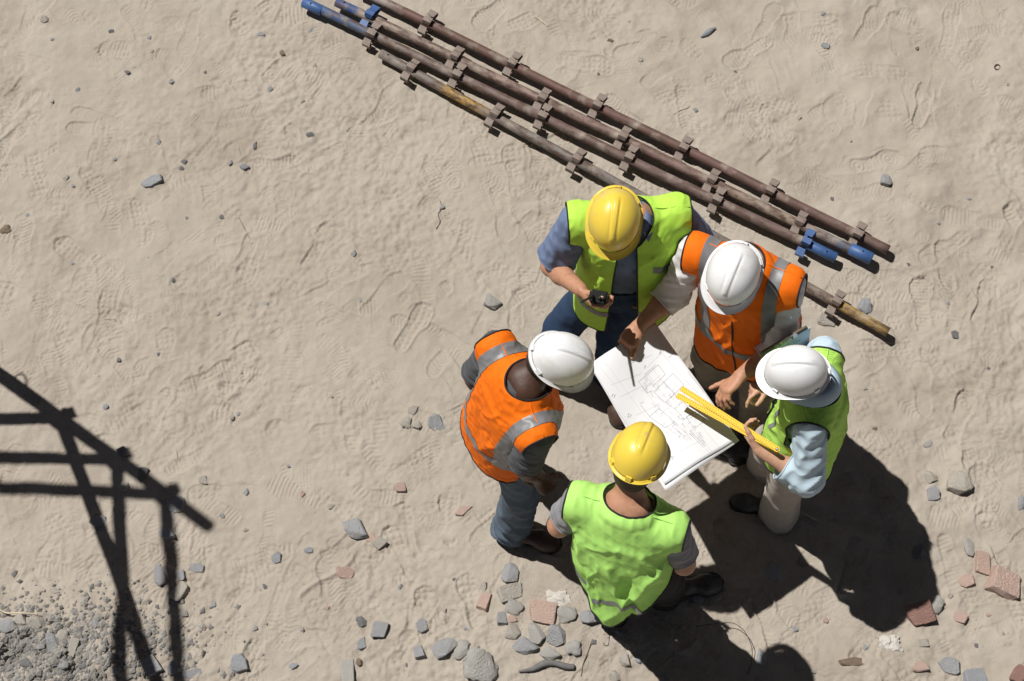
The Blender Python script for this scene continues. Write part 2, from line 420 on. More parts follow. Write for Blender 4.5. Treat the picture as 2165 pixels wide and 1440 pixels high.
# dirt heap in the near left corner
hp = P(40, 1400); rr = np.hypot((XX - hp[0]) / .62, (YY - hp[1]) / .36); heap = np.clip(1 - rr ** 2, 0, 1)
Z += heap * (.045 + .016 * vn(.07, 11) + .010 * vn(.03, 12))
hp2 = P(1120, 1330); rr = np.hypot((XX - hp2[0]) / .6, (YY - hp2[1]) / .35); Z += np.clip(1 - rr ** 2, 0, 1) * (.006 + .004 * vn(.05, 13))
def stamp(px, py, ang, kind, depth, left=1, L=.285, strength=1., erase=.5):
    global Z
    c = P(px, py); r = L * .75
    i0, i1 = np.searchsorted(gx, [c[0] - r, c[0] + r]); j0, j1 = np.searchsorted(gy, [c[1] - r, c[1] + r])
    if i1 - i0 < 5 or j1 - j0 < 5: return
    x = XX[j0:j1, i0:i1] - c[0]; y = YY[j0:j1, i0:i1] - c[1]; ca, sa = math.cos(ang), math.sin(ang)
    x = x + .006 * vnoise2(x.shape, .05 / GS, rs.randint(1e6)); y = y + .006 * vnoise2(x.shape, .05 / GS, rs.randint(1e6))
    u = (x * ca + y * sa) / L; v = (-x * sa + y * ca) / L * left
    v2 = v - .035 * np.sin((u + .1) * 3.2)                              # the sole bends inwards
    w = np.interp(u, [-.5, -.47, -.38, -.2, -.02, .2, .38, .47, .5], [0, .085, .118, .115, .112, .172, .16, .1, 0])
    e = np.minimum(w - np.abs(v2), .5 - np.abs(u)) * L                     # metres inside the outline
    m = np.clip(e / .008 + .5, 0, 1)
    p = .019 / L
    if kind == 0: t = np.sin((u + np.abs(((v * 3.2) % 1) - .5) * .16) * 6.283 / p)           # chevrons
    elif kind == 1: t = np.sin(u * 6.283 / p)                                                   # bars
    elif kind == 2: t = np.minimum(np.sin(u * 6.283 / (p * 1.5)), np.sin(v * 6.283 / (p * 1.5))) * 1.4 + .3  # blocks
    elif kind == 3: t = np.sin(np.hypot(u - np.where(u > 0, .22, -.32), v2) * 6.283 / p)        # rings
    elif kind == 4: t = np.sin((u + v) * 6.283 / (p * 1.3)) * np.sin((u - v) * 6.283 / (p * 1.3)) * 1.5
    else: t = 0 * u
    gapm = 1 - np.clip((np.abs(u + .12) < .05).astype(float), 0, 1) * (kind != 5)
    zz = Z[j0:j1, i0:i1]; n = zz.shape
    worn = np.clip(.42 + 1.25 * vnoise2(n, .07 / GS, rs.randint(1e6)), 0, 1) * strength
    basez = zz[m > .5].mean() if (m > .5).any() else 0
    flat = (basez * .6 + zz * .4) * erase + zz * (1 - erase)
    tgt = flat - depth + .0024 * np.clip(t, -.8, .8) * gapm
    rim = np.exp(-(e / .011) ** 2) * (e < 0) * depth * .8
    Z[j0:j1, i0:i1] = zz + (tgt - zz) * m * worn + rim * worn
for k in range(900):
    stamp(rs.uniform(-60, 2230), rs.uniform(-60, 1500), rs.uniform(0, 6.28), rs.choice([0, 0, 1, 1, 2, 2, 4, 4, 5, 3], p=[.12, .12, .1, .1, .12, .12, .12, .12, .05, .03]), rs.uniform(.001, .0042),
          rs.choice([-1, 1]), rs.uniform(.27, .31), rs.uniform(.35, 1), rs.uniform(.3, .8))
for a in [(640, 170, 2.6, 1, .004), (600, 130, .9, 3, .004), (815, 225, .95, 0, .004), (790, 255, .8, 0, .004), (205, 250, 2.8, 4, .004), (205, 400, 2.2, 2, .004), (200, 270, .1, 4, .004), (420, 200, .1, 1, .004),
          (1000, 1275, 1.75, 2, .006), (960, 1265, 1.6, 5, .006), (860, 1120, 1.7, 2, .006), (950, 1090, 1.5, 2, .006), (850, 1170, 2., 2, .006), (900, 1300, 1.7, 2, .007),
          (1735, 1150, .75, 4, .008), (1860, 1060, 1.5, 2, .008), (1885, 1110, 1.6, 2, .007), (1800, 1200, 1.2, 2, .01), (1620, 1310, 1.9, 0, .008), (1420, 1370, .6, 2, .009), (1500, 1400, 1.2, 2, .008),
          (1560, 1150, 2.2, 4, .01), (2080, 640, 1.3, 2, .008), (2000, 560, 1.5, 1, .007), (1320, 240, 2.3, 0, .004), (1600, 300, 2.3, 4, .005), (1640, 320, .9, 4, .005), (1850, 340, .3, 3, .005),
          (1090, 640, 1.5, 2, .005), (870, 690, 1.1, 2, .007), (1950, 640, 1.5, 1, .007), (2060, 1000, 1.5, 5, .009), (2100, 1140, 2, 2, .008), (2030, 880, 1.2, 3, .007), (1330, 90, .5, 4, .004), (1950, 220, 1.4, 4, .006)]:
    stamp(*a, left=rs.choice([-1, 1]), strength=.9, erase=.7)
Z += (.0014 * vn(.02, 21) + .0013 * vn(.0118, 22) + .0012 * vn(.035, 23)) * np.clip(.75 + .7 * vn(.3, 24), .25, 1.5)
crack = P(690, 1215); dl = np.abs((YY - crack[1]) - (XX - crack[0]) * .8 + .03 * vn(.12, 30)); Z += .01 * np.clip(1 - dl / .02, 0, 1) * (np.abs(XX - crack[0]) < .12)
def patch(px, py, ang, kind, r, amp):
    global Z
    c = P(px, py); i0, i1 = np.searchsorted(gx, [c[0] - r, c[0] + r]); j0, j1 = np.searchsorted(gy, [c[1] - r, c[1] + r])
    if i1 - i0 < 6 or j1 - j0 < 6: return
    x = XX[j0:j1, i0:i1] - c[0]; y = YY[j0:j1, i0:i1] - c[1]; n = x.shape; ca, sa = math.cos(ang), math.sin(ang)
    u = x * ca + y * sa; v = -x * sa + y * ca; e = 1 - np.hypot(u / r, v / (r * .62)); m = np.clip(e * 5 + .9 * vnoise2(n, .03 / GS, rs.randint(1e6)), 0, 1); p = rs.uniform(.016, .024)
    t = [np.sin((u + np.abs(((v * 14) % 1) - .5) * .035) * 6.283 / p), np.sin(u * 6.283 / p), np.minimum(np.sin(u * 6.283 / (p * 1.6)), np.sin(v * 6.283 / (p * 1.6))) * 1.4 + .3, np.sin((u + v) * 4.4 / p) * np.sin((u - v) * 4.4 / p) * 1.5][kind]
    Z[j0:j1, i0:i1] += m * (amp * np.clip(t, -.7, .7) - .0012)
for k in range(620):
    x_ = rs.uniform(-40, 2205); patch(x_, rs.uniform(-40, 1480), rs.uniform(0, 6.28), rs.randint(4), rs.uniform(.035, .085), rs.uniform(.0008, .0021))
Z *= 1.4
for st in STONES:
    c = P(st[0], st[1]); R0 = .5 * (st[2] + st[3]) / 2 / pxscale(c) * 1.25; r = R0 * 2.2
    i0, i1 = np.searchsorted(gx, [c[0] - r, c[0] + r]); j0, j1 = np.searchsorted(gy, [c[1] - r, c[1] + r])
    q_ = np.hypot(XX[j0:j1, i0:i1] - c[0], YY[j0:j1, i0:i1] - c[1]) / R0; Z[j0:j1, i0:i1] += .007 * np.clip(R0 / .04, .3, 1.2) * np.exp(-(q_ ** 3))
def gz(x, y):
    i = int(np.clip((x - GX0) / GS, 0, nx - 1)); j = int(np.clip((y - GY0) / GS, 0, ny - 1)); return float(Z[j, i])
# the same sheet runs on to the horizon
out = np.cumsum(.02 * 2.1 ** np.arange(15))
ax = np.concatenate([gx[0] - out[::-1], gx, gx[-1] + out]); ay = np.concatenate([gy[0] - out[::-1], gy, gy[-1] + out])
Zf = np.pad(Z, 15, mode='edge')
dk = .45 ** np.arange(1, 16); fx = np.concatenate([dk[::-1], np.ones(nx), dk]); fy = np.concatenate([dk[::-1], np.ones(ny), dk])
Zf *= np.minimum(fx[None, :], fy[:, None])
X2, Y2 = np.meshgrid(ax, ay); gw, gh = len(ax), len(ay)
GV = np.stack([X2, Y2, Zf], -1).reshape(-1, 3); ii = np.arange(gw * gh).reshape(gh, gw)
GQ = np.stack([ii[:-1, :-1], ii[:-1, 1:], ii[1:, 1:], ii[1:, :-1]], -1).reshape(-1, 4)
m_sand = mat('sand', (.372, .326, .272), .95, (.448, .402, .347), 3.4, .6, bump=.9, bscale=150, spec=.12, col3=(.325, .276, .227), n3scale=1.6, n3lo=.48, n3hi=.72, bdist=.005)
setp(obj('ground', GV, GQ, m_sand), kind='structure')

# ------------------------------------------------------------------ scaffold tubes lying on the sand
def m_tube(name, stops, rust=(.10, .062, .048), rustamt=.8):
    m = bpy.data.materials.new(name); m.use_nodes = True; nt = m.node_tree; N = nt.nodes; L = nt.links; b = N['Principled BSDF']
    b.inputs['Roughness'].default_value = .62; b.inputs['Specular IOR Level'].default_value = .4
    tc = N.new('ShaderNodeTexCoord'); sp = N.new('ShaderNodeSeparateXYZ'); L.new(tc.outputs['Object'], sp.inputs[0])
    n = N.new('ShaderNodeTexNoise'); n.inputs['Scale'].default_value = 22; n.inputs['Detail'].default_value = 8; n.inputs['Roughness'].default_value = .7; L.new(tc.outputs['Object'], n.inputs['Vector'])
    ad = N.new('ShaderNodeMath'); ad.operation = 'MULTIPLY_ADD'; L.new(n.outputs[0], ad.inputs[0]); ad.inputs[1].default_value = .14; L.new(sp.outputs[0], ad.inputs[2])
    dv = N.new('ShaderNodeMath'); dv.operation = 'MULTIPLY_ADD'; L.new(ad.outputs[0], dv.inputs[0]); dv.inputs[1].default_value = 1 / 3.4; dv.inputs[2].default_value = .48
    rp = N.new('ShaderNodeValToRGB'); L.new(dv.outputs[0], rp.inputs[0]); e = rp.color_ramp.elements
    while len(e) < len(stops): e.new(.5)
    for k, (t, c) in enumerate(stops): e[k].position = t; e[k].color = (*c, 1)
    n2 = N.new('ShaderNodeTexNoise'); n2.inputs['Scale'].default_value = 34; n2.inputs['Detail'].default_value = 10; n2.inputs['Roughness'].default_value = .75
    mp = N.new('ShaderNodeMapping'); mp.inputs['Scale'].default_value = (.35, 1, 1); L.new(tc.outputs['Object'], mp.inputs[0]); L.new(mp.outputs[0], n2.inputs['Vector'])
    r2 = N.new('ShaderNodeValToRGB'); r2.color_ramp.elements[0].position = .55 - .14 * rustamt; r2.color_ramp.elements[1].position = .66 - .1 * rustamt; L.new(n2.outputs[0], r2.inputs[0])
    mx = N.new('ShaderNodeMix'); mx.data_type = 'RGBA'; L.new(r2.outputs[0], mx.inputs[0]); L.new(rp.outputs[0], mx.inputs[6]); mx.inputs[7].default_value = (*rust, 1)
    n3 = N.new('ShaderNodeTexNoise'); n3.inputs['Scale'].default_value = 14; n3.inputs['Detail'].default_value = 9; L.new(tc.outputs['Object'], n3.inputs['Vector'])
    r3 = N.new('ShaderNodeValToRGB'); r3.color_ramp.elements[0].position = .54; r3.color_ramp.elements[1].position = .8; L.new(n3.outputs[0], r3.inputs[0])
    m3 = N.new('ShaderNodeMix'); m3.data_type = 'RGBA'; L.new(r3.outputs[0], m3.inputs[0]); L.new(mx.outputs[2], m3.inputs[6]); m3.inputs[7].default_value = (.36, .31, .26, 1)   # cement and dust
    L.new(m3.outputs[2], b.inputs['Base Color'])
    bp = N.new('ShaderNodeBump'); bp.inputs['Strength'].default_value = .5; bp.inputs['Distance'].default_value = .002; L.new(n2.outputs[0], bp.inputs['Height']); L.new(bp.outputs[0], b.inputs['Normal'])
    return m
BL, BR, GR, BE, YE, RB = (.04, .095, .25), (.16, .105, .095), (.19, .165, .15), (.30, .245, .205), (.44, .27, .055), (.15, .078, .068)
tube_m = [m_tube('tube_maroon', [(0, GR), (.08, (.38, .35, .32)), (.14, RB), (.5, RB), (.75, (.15, .085, .075)), (1, BR)]),
          m_tube('tube_pale', [(.0, BL), (.085, BL), (.1, BE), (.35, (.27, .19, .165)), (.6, (.2, .125, .11)), (.85, (.3, .24, .19)), (.9, (.1, .13, .18)), (1., (.06, .11, .2))]),
          m_tube('tube_brown', [(0, BL), (.15, (.07, .12, .22)), (.19, GR), (.45, BR), (.75, (.17, .12, .11)), (.93, BR), (.945, BL), (1, BL)]),
          m_tube('tube_yellow', [(.0, GR), (.175, GR), (.195, YE), (.25, YE), (.27, GR), (.6, (.18, .17, .16)), (.835, (.22, .18, .15)), (.855, (.34, .225, .07)), (1., (.34, .235, .09))])]
m_blue = mat('blue_enamel', (.035, .09, .25), .5, (.06, .13, .30), 30, .5, bump=.3, bscale=80, col3=(.2, .19, .18), n3scale=20, n3lo=.58, n3hi=.68)
m_steel = mat('bracket_steel', (.17, .12, .1), .65, (.27, .23, .2), 40, .5, bump=.6, bscale=120, col3=(.13, .065, .045), n3scale=26, n3lo=.5, n3hi=.62)
def strap(zs):
    """bent strap that holds a ledger wedge: x along the tube, z outwards"""
    w, t, g0, g1, h = .0195, .005, .021, .0145, .044
    pr = [(-g0, .019), (-g1, h), (g1, h), (g0, .019)]; pi = [(-g0 + t, .019), (-g1 + t, h - t), (g1 - t, h - t), (g0 - t, .019)]
    V = []
    for x in (-w, w):
        V += [(x, a, b + .004) for a, b in pr] + [(x, a, b + .004) for a, b in pi]
    # the strap is longer on one side, where the wedge goes in
    V = [(x + (.006 if b > .03 and x > 0 else 0), a, b) for x, a, b in V]
    F = []
    for k in range(3):
        F += [[k, k + 1, 8 + k + 1, 8 + k], [4 + k + 1, 4 + k, 12 + k, 12 + k + 1], [k + 1, k, 4 + k, 4 + k + 1], [8 + k, 8 + k + 1, 12 + k + 1, 12 + k]]
    return np.array(V) * A(1, 1, zs), F
strap_me = [mesh('bracket', *strap(z), m_steel, False) for z in (.95, 1.42)]; strap_bl = [mesh('bracket', *strap(z), m_blue, False) for z in (1.02, 1.5)]
def pipe_mesh(L, r, ri, mt, seed):
    n = 60; x = np.linspace(-L / 2, L / 2, n); sd = 20; V = []; F = []
    for rad in (r, ri):
        for i in range(n):
            for s in range(sd):
                a = 6.28319 * s / sd; V.append((x[i], rad * math.cos(a), rad * math.sin(a)))
    V = np.array(V); V[:, 1:] *= (1 + .012 * waves(V, 60, seed))[:, None]; V[:, 1] += .0035 * np.sin(V[:, 0] * 1.7 + seed * 2.1) + .0015 * np.sin(V[:, 0] * 5 + seed)
    for i in range(n - 1):
        for s in range(sd):
            a, b = i * sd + s, i * sd + (s + 1) % sd; F += [[a, a + sd, b + sd, b]]
            o = n * sd; F += [[o + a, o + b, o + b + sd, o + a + sd]]
    o = n * sd
    for s in range(sd):
        t = (s + 1) % sd; F += [[s, t, o + t, o + s], [o - sd + s, 2 * o - sd + s, 2 * o - sd + t, o - sd + t]]
    return mesh('pipe', V, F, mt)
m_hole = mat('pin_hole_dark', (.01, .01, .01), .9)
TUBES = [  # ends, nodes along the axis (photo pixels), height of the axis, roll
    ((762, -22), (1878, 530), [(902, 50), (1081, 138), (1260, 228), (1442, 317), (1624, 409), (1809, 500)], .060, 4, 'reddish brown scaffold tube farthest from the workers, topmost of the four'),
    ((712, 4), (1842, 547), [(781, 36), (962, 121), (1145, 211), (1311, 299), (1498, 391), (1683, 481)], .060, -6, 'pale rusty scaffold tube with a fat blue collar at its right end'),
    ((643, 5), (1767, 545), [(787, 72), (966, 160), (1146, 248), (1326, 339), (1510, 431), (1699, 518)], .060, 7, 'grey brown scaffold tube with long blue left end and short blue right end'),
    ((805, 113), (1878, 703), [(867, 149), (1045, 244), (1217, 340), (1396, 438), (1580, 538), (1766, 639)], .052, -4, 'scaffold tube with flaking yellow paint running under the two standing men')]
for k, (e0, e1, nodes, zc, roll, lab) in enumerate(TUBES):
    a, b = P(*e0, zc), P(*e1, zc); L = np.linalg.norm(b - a); c = (a + b) / 2; rz = math.atan2(b[1] - a[1], b[0] - a[0])
    t = empty('scaffold_tube', c, lab, 'scaffold tube', 'scaffold tubes lying on the sand'); t.rotation_euler = (R_(roll), 0, rz)
    inst('pipe', pipe_mesh(L, .0242, .0205, tube_m[k], k), t)
    d = nrm(b - a)
    for q, nd in enumerate(nodes):
        x = float((P(*nd, zc) - c) @ d)
        bl = (k == 1 and q == 0) or (k == 2 and q == 5)
        for s in range(4):
            inst('bracket', (strap_bl if bl else strap_me)[s % 2], t, (x + (.0 if s % 2 else .004), 0, 0), (R_(90 * s + [0, 3, -2, 4][s]), 0, 0))
    def sleeve(x0, x1, r):
        prf = [(x0, .0245), (x0 + .004, r), (x1 - .002, r), (x1, r - .003), (x1, .021)] if x1 > x0 else [(x1, .021), (x1, r - .003), (x1 + .002, r), (x0 - .004, r), (x0, .0245)]
        V = [(x, rr * math.cos(6.28319 * s / 24), rr * math.sin(6.28319 * s / 24)) for x, rr in prf for s in range(24)]
        F = [[i * 24 + s, (i + 1) * 24 + s, (i + 1) * 24 + (s + 1) % 24, i * 24 + (s + 1) % 24] for i in range(4) for s in range(24)]
        o = inst('end_collar', mesh('end_collar', np.array(V), F, m_blue), t); setp(o, label='blue enamelled end collar')
        return o
    if k == 1: sleeve(L / 2 - .115, L / 2 + .004, .031)
    if k == 2: sleeve(-L / 2 + .11, -L / 2 - .004, .0275); sleeve(L / 2 - .15, L / 2 + .003, .0262)
    for x, zt in ([(L / 2 - .05, .0315 if k == 1 else .0272)] if k in (1, 2) else []) + [(-L / 2 + .045, .0285 if k == 2 else .0249)]:
        inst('pin_hole', mesh('pin_hole', *tube(np.array([(x, 0, .02), (x, 0, zt)]), .005, 8), m_hole), t)
# ------------------------------------------------------------------ stones, bricks and rubble
def stone_mesh(seed, kind, mt):
    r = random.Random(seed); bm = bmesh.new()
    if kind == 'lump':
        bmesh.ops.create_icosphere(bm, subdivisions=3, radius=1); V = np.array([v.co[:] for v in bm.verts])
        d = 1 + .34 * waves(V, 1.7, seed) + .17 * np.abs(waves(V, 4.5, seed + 1)) + .09 * waves(V, 10, seed + 2) + .05 * waves(V, 22, seed + 3)
        for v, k in zip(bm.verts, d): v.co *= k
    else:
        if kind == 'brick':
            pts = [(x * r.uniform(.62, 1), y * r.uniform(.62, 1), z * r.uniform(.8, 1)) for x in (-1, 1) for y in (-1, 1) for z in (-1, 1)]
            pts += [(r.uniform(.7, 1) * (1 if i % 2 else -1), r.uniform(-.8, .8), r.uniform(-.9, .9)) for i in range(4)]
        elif kind == 'flake':
            n = r.randint(5, 7); ph = r.uniform(0, 6)
            pts = []
            for i in range(n):
                a = ph + 6.28 * (i + r.uniform(-.3, .3)) / n; q = r.uniform(.7, 1.05)
                pts += [(q * math.cos(a), q * math.sin(a), -1), (q * .9 * math.cos(a), q * .9 * math.sin(a), r.uniform(.3, 1))]
        else:
            pts = []
            for i in range(17):
                a = r.uniform(0, 6.28); z = r.uniform(-1, 1); q = (1 - abs(z) ** 3) ** .5 * r.uniform(.82, 1.06); pts.append((q * math.cos(a), q * math.sin(a), z * .9))
        for p in pts: bm.verts.new(p)
        ret = bmesh.ops.convex_hull(bm, input=bm.verts)
        for v in {g for g in ret['geom_interior'] + ret['geom_unused'] if isinstance(g, bmesh.types.BMVert)}: bm.verts.remove(v)
        bmesh.ops.dissolve_limit(bm, angle_limit=R_(14), verts=bm.verts, edges=bm.edges)
        bmesh.ops.bevel(bm, geom=list(bm.edges), offset=.07, segments=1, affect='EDGES', clamp_overlap=True)
        bmesh.ops.triangulate(bm, faces=bm.faces)
        bmesh.ops.subdivide_edges(bm, edges=list(bm.edges), cuts=1, use_grid_fill=True); bmesh.ops.triangulate(bm, faces=bm.faces)
        V = np.array([v.co[:] for v in bm.verts]); nn_ = V / (np.linalg.norm(V, axis=1)[:, None] + .01); V = V + nn_ * (.035 * waves(V, 3.5, seed) + .022 * waves(V, 9, seed + 1))[:, None]
        for v, c_ in zip(bm.verts, V): v.co = c_
    V = np.array([v.co[:] for v in bm.verts]); lo, hi = V.min(0), V.max(0); V = (V - (lo + hi) / 2) / ((hi - lo) / 2)
    F = [[v.index for v in f.verts] for f in bm.faces]; bm.free()
    return mesh('stone', V, F, mt, kind == 'lump')
def m_stone(n, c1, c2, c3, lo=.56, hi=.7, bs=7):
    return mat(n, c1, .85, c2, 1.3, .6, bump=.6, bscale=bs, col3=c3, n3scale=1.6, n3lo=lo, n3hi=hi, spec=.25, bdist=.08)
DUST = (.40, .34, .265)
MS = {'g': m_stone('slate', (.34, .345, .36), (.46, .465, .48), DUST, .5, .72), 'd': m_stone('dark_slate', (.19, .19, .195), (.28, .28, .285), DUST, .55, .78),
      'b': m_stone('blue_slate', (.34, .36, .39), (.44, .455, .48), DUST, .5, .75), 'p': m_stone('pale_stone', (.46, .425, .37), (.56, .525, .47), DUST, .5, .7),
      'r': m_stone('pink_brick', (.55, .385, .32), (.62, .47, .405), (.46, .39, .32), .5, .75), 'm': m_stone('dark_red_brick', (.3, .17, .14), (.38, .235, .2), DUST, .58, .8),
      'c': m_stone('concrete', (.43, .415, .385), (.54, .52, .485), (.33, .32, .30), .56, .72, 9), 't': m_stone('brown_clod', (.24, .175, .125), (.34, .26, .195), DUST, .56, .75)}
_cache = {}
SHAPE = {'a': 'angular', 'f': 'flake', 'k': 'brick', 'l': 'lump'}
def stone(x, y, w, h, ang, km, label, group=None, name=None, lift=0., thick=None):
    m, s = km[0], km[1]; v = (int(x * 7 + y * 3)) % (5 if s != 'l' else 4); key = (m, s, v)
    if key not in _cache: _cache[key] = stone_mesh(v * 17 + 'afkl'.index(s) * 101, SHAPE[s], MS[m])
    c = P(x, y, 0); sca = pxscale(c); a, b = w / sca / 2, h / sca / 2 * 1.04
    t = thick or {'f': .26, 'k': .5, 'a': .52, 'l': .5}[s] * min(a, b) * (1 if s != 'f' else 1.2)
    c[2] = gz(c[0], c[1]) + t * (.18 if s != 'f' else .3) + lift
    nm = name or {'r': 'brick_piece', 'm': 'brick_piece', 'c': 'concrete_lump'}.get(m, 'slate_flake' if s == 'f' else 'stone')
    rr = random.Random(x * 13 + y)
    o = inst(nm, _cache[key], None, c, (rr.uniform(-.26, .26), rr.uniform(-.26, .26), R_(ang)), (a, b, t))
    return setp(o, label, {'brick_piece': 'brick', 'concrete_lump': 'rubble', 'slate_flake': 'stone'}.get(nm, 'stone' if max(w, h) > 17 else 'pebble'), group)
for row in STONES: stone(*row)
tiny = [(112, 85), (236, 67), (165, 191), (111, 216), (362, 173), (270, 155), (316, 80), (322, 110), (336, 302), (385, 358), (244, 338), (140, 378), (487, 347), (366, 592), (153, 557), (460, 662), (563, 643), (335, 748), (223, 860), (490, 882), (505, 873), (434, 152), (657, 63), (665, 140), (155, 395), (390, 345), (572, 190), (640, 215), (395, 462), (470, 460), (60, 455), (735, 275), (748, 538), (250, 760), (763, 635), (700, 840), (935, 440)]
for k, (x, y) in enumerate(tiny):
    s = 9 + (k * 5) % 7; stone(x, y, s, s * .8, k * 37, ['ga', 'da', 'ba', 'pa'][k % 4], 'tiny grey pebble on the open sand left of the scaffold tubes', 'tiny pebbles on the left sand', 'pebble')
tinyr = [(1555, 150), (1740, 30), (1940, 100), (2130, 180), (1920, 560), (1985, 470), (1800, 300), (1690, 250), (1760, 420), (2050, 420), (2100, 560), (1330, 45), (1265, 157), (1470, 235), (1850, 905), (1830, 820), (2090, 780), (2005, 640)]
for k, (x, y) in enumerate(tinyr):
    s = 7 + (k * 5) % 6; stone(x, y, s, s * .8, k * 41, ['da', 'ga', 'ta', 'pa'][k % 4], 'tiny dark pebble on the sand right of the scaffold tubes', 'tiny pebbles on the right sand', 'pebble')
tinyb = [(610, 985), (700, 1070), (520, 1040), (560, 1240), (690, 1285), (540, 1330), (940, 1290), (985, 1330), (960, 1225), (1745, 1310), (1680, 1330), (1720, 1420), (1830, 1370), (2065, 1365), (2090, 1300), (1905, 1250), (2120, 1340), (1310, 1340), (1255, 1360), (640, 1045), (470, 1090), (520, 1120), (845, 1240), (860, 1405), (430, 1330), (450, 1280), (2010, 1260)]
for k, (x, y) in enumerate(tinyb):
    s = 10 + (k * 7) % 8; stone(x, y, s, s * .75, k * 53, ['ga', 'pa', 'ba', 'da', 'ra'][k % 5], 'small pebble scattered on the nearer sand below the workers', 'small pebbles on the near sand', 'pebble')
# grit nobody could count
rg_ = np.random.RandomState(77); oct_ = A(1, 0, 0, -1, 0, 0, 0, 1, 0, 0, -1, 0, 0, 0, 1, 0, 0, -1).reshape(6, 3)
of = [(0, 2, 4), (2, 1, 4), (1, 3, 4), (3, 0, 4), (2, 0, 5), (1, 2, 5), (3, 1, 5), (0, 3, 5)]
def grit(name, label, cat, pts, smin, smax, mt):
    GVs = []; GFs = []
    for k, (x, y) in enumerate(pts):
        s = smin + (smax - smin) * rg_.rand() ** 2.5; v = oct_ * rg_.uniform(.6, 1.1, (6, 1)) * A(1, rg_.uniform(.6, 1), rg_.uniform(.35, .7)) * s
        a = rg_.uniform(0, 6.28); v = np.stack([v[:, 0] * math.cos(a) - v[:, 1] * math.sin(a), v[:, 0] * math.sin(a) + v[:, 1] * math.cos(a), v[:, 2]], 1)
        GVs.append(v + A(x, y, gz(x, y) + .15 * s)); GFs += [[i + 6 * k for i in f] for f in of]
    setp(obj(name, np.concatenate(GVs), GFs, mt, smooth=False), label, cat, kind='stuff')
pts = [tuple(P(rg_.uniform(-20, 2190), rg_.uniform(-20, 1460))[:2]) for _ in range(900)]
pts += [tuple(P(rg_.uniform(300, 2165), 1460 - abs(rg_.normal()) * 160)[:2]) for _ in range(900)]
pts += [tuple(P(*(A(1130, 1310) + rg_.normal(size=2) * A(130, 60)))[:2]) for _ in range(300)] + [tuple(P(*(A(1505, 1130) + rg_.normal(size=2) * A(25, 18)))[:2]) for _ in range(50)]
grit('grit', 'fine loose grit strewn over the trodden sand', 'grit', pts, .0012, .0062, mat('grit_stone', (.27, .25, .225), .9, (.45, .4, .335), 9, .7))
pts = [tuple(P(*(A(60, 1395) + rg_.normal(size=2) * A(120, 55)))[:2]) for _ in range(4200)] + [tuple(P(*(A(250, 1340) + rg_.normal(size=2) * A(120, 60)))[:2]) for _ in range(700)]
grit('gravel', 'crumbled earth and gravel of the heap at the lower left', 'gravel', pts, .003, .024, mat('heap_gravel', (.17, .165, .158), .9, (.35, .33, .30), 12, .7))

# ------------------------------------------------------------------ people
def m_cloth(name, col, col2, rough=.85, bump=.35, bscale=260, trans=0., sheen=.0, mesh_holes=False, spec=.25, fold=.0):
    m = mat(name, col, rough, col2, 5, .6, bump=bump, bscale=bscale, sheen=sheen, spec=spec, trans=trans, bdist=.0012)
    nt = m.node_tree; N = nt.nodes; L = nt.links
    # soft creases under the weave
    bp = [n for n in N if n.type == 'BUMP'][0]; tc = [n for n in N if n.type == 'TEX_COORD'][0]
    n = N.new('ShaderNodeTexNoise'); n.inputs['Scale'].default_value = 6.5; n.inputs['Detail'].default_value = 2.5; n.inputs['Distortion'].default_value = 1.2
    L.new(tc.outputs['Object'], n.inputs['Vector'])
    b2 = N.new('ShaderNodeBump'); b2.inputs['Strength'].default_value = (fold or .5) * .28; b2.inputs['Distance'].default_value = .012; sb = N.new('ShaderNodeMath'); sb.operation = 'SUBTRACT'; sb.inputs[1].default_value = .5; L.new(n.outputs[0], sb.inputs[0]); ab = N.new('ShaderNodeMath'); ab.operation = 'ABSOLUTE'; L.new(sb.outputs[0], ab.inputs[0]); L.new(ab.outputs[0], b2.inputs['Height'])
    L.new(b2.outputs[0], bp.inputs['Normal'])
    if mesh_holes:
        b = N['Principled BSDF']; w = []
        for ax_ in (0, 2):
            wv = N.new('ShaderNodeTexWave'); wv.bands_direction = 'XYZ'[ax_ if ax_ != 0 else 1]; wv.inputs['Scale'].default_value = 40; L.new(tc.outputs['Object'], wv.inputs['Vector']); w.append(wv)
        mu = N.new('ShaderNodeMath'); mu.operation = 'MULTIPLY'; L.new(w[0].outputs['Fac'], mu.inputs[0]); L.new(w[1].outputs['Fac'], mu.inputs[1])
        rp = N.new('ShaderNodeValToRGB'); rp.color_ramp.elements[0].position = .35; rp.color_ramp.elements[1].position = .6; L.new(mu.outputs[0], rp.inputs[0])
        mx = N.new('ShaderNodeMix'); mx.data_type = 'RGBA'; L.new(rp.outputs[0], mx.inputs[0]); mx.inputs[6].default_value = (*col, 1); mx.inputs[7].default_value = (.33, .6, .1, 1)
        L.new(mx.outputs[2], b.inputs['Base Color'])
    return m
LIME = m_cloth('lime_fabric', (.47, .86, .19), (.51, .89, .22), .75, trans=.12, fold=.7)
LIME2 = m_cloth('lime_fabric_worn', (.50, .86, .09), (.55, .89, .12), .75, trans=.12, fold=.7)
LIMEM = m_cloth('lime_mesh_fabric', (.52, .87, .16), (.52, .87, .16), .8, trans=.1, mesh_holes=True)
ORANGE = m_cloth('orange_fabric', (.95, .17, .004), (1., .21, .006), .75, trans=.1, fold=.6)
REFL = mat('reflective_tape', (.185, .19, .20), .45, (.225, .23, .24), 9, .6, bump=.25, bscale=220, spec=.6)
PIPE = mat('black_binding', (.012, .012, .014), .8)
SHBLUE = m_cloth('blue_shirt', (.13, .175, .30), (.165, .215, .34), fold=.9)
SHWHITE = m_cloth('white_shirt', (.66, .64, .66), (.72, .70, .71), fold=.9)
SHSKY = m_cloth('pale_blue_shirt', (.47, .60, .70), (.53, .66, .75), fold=1.0)
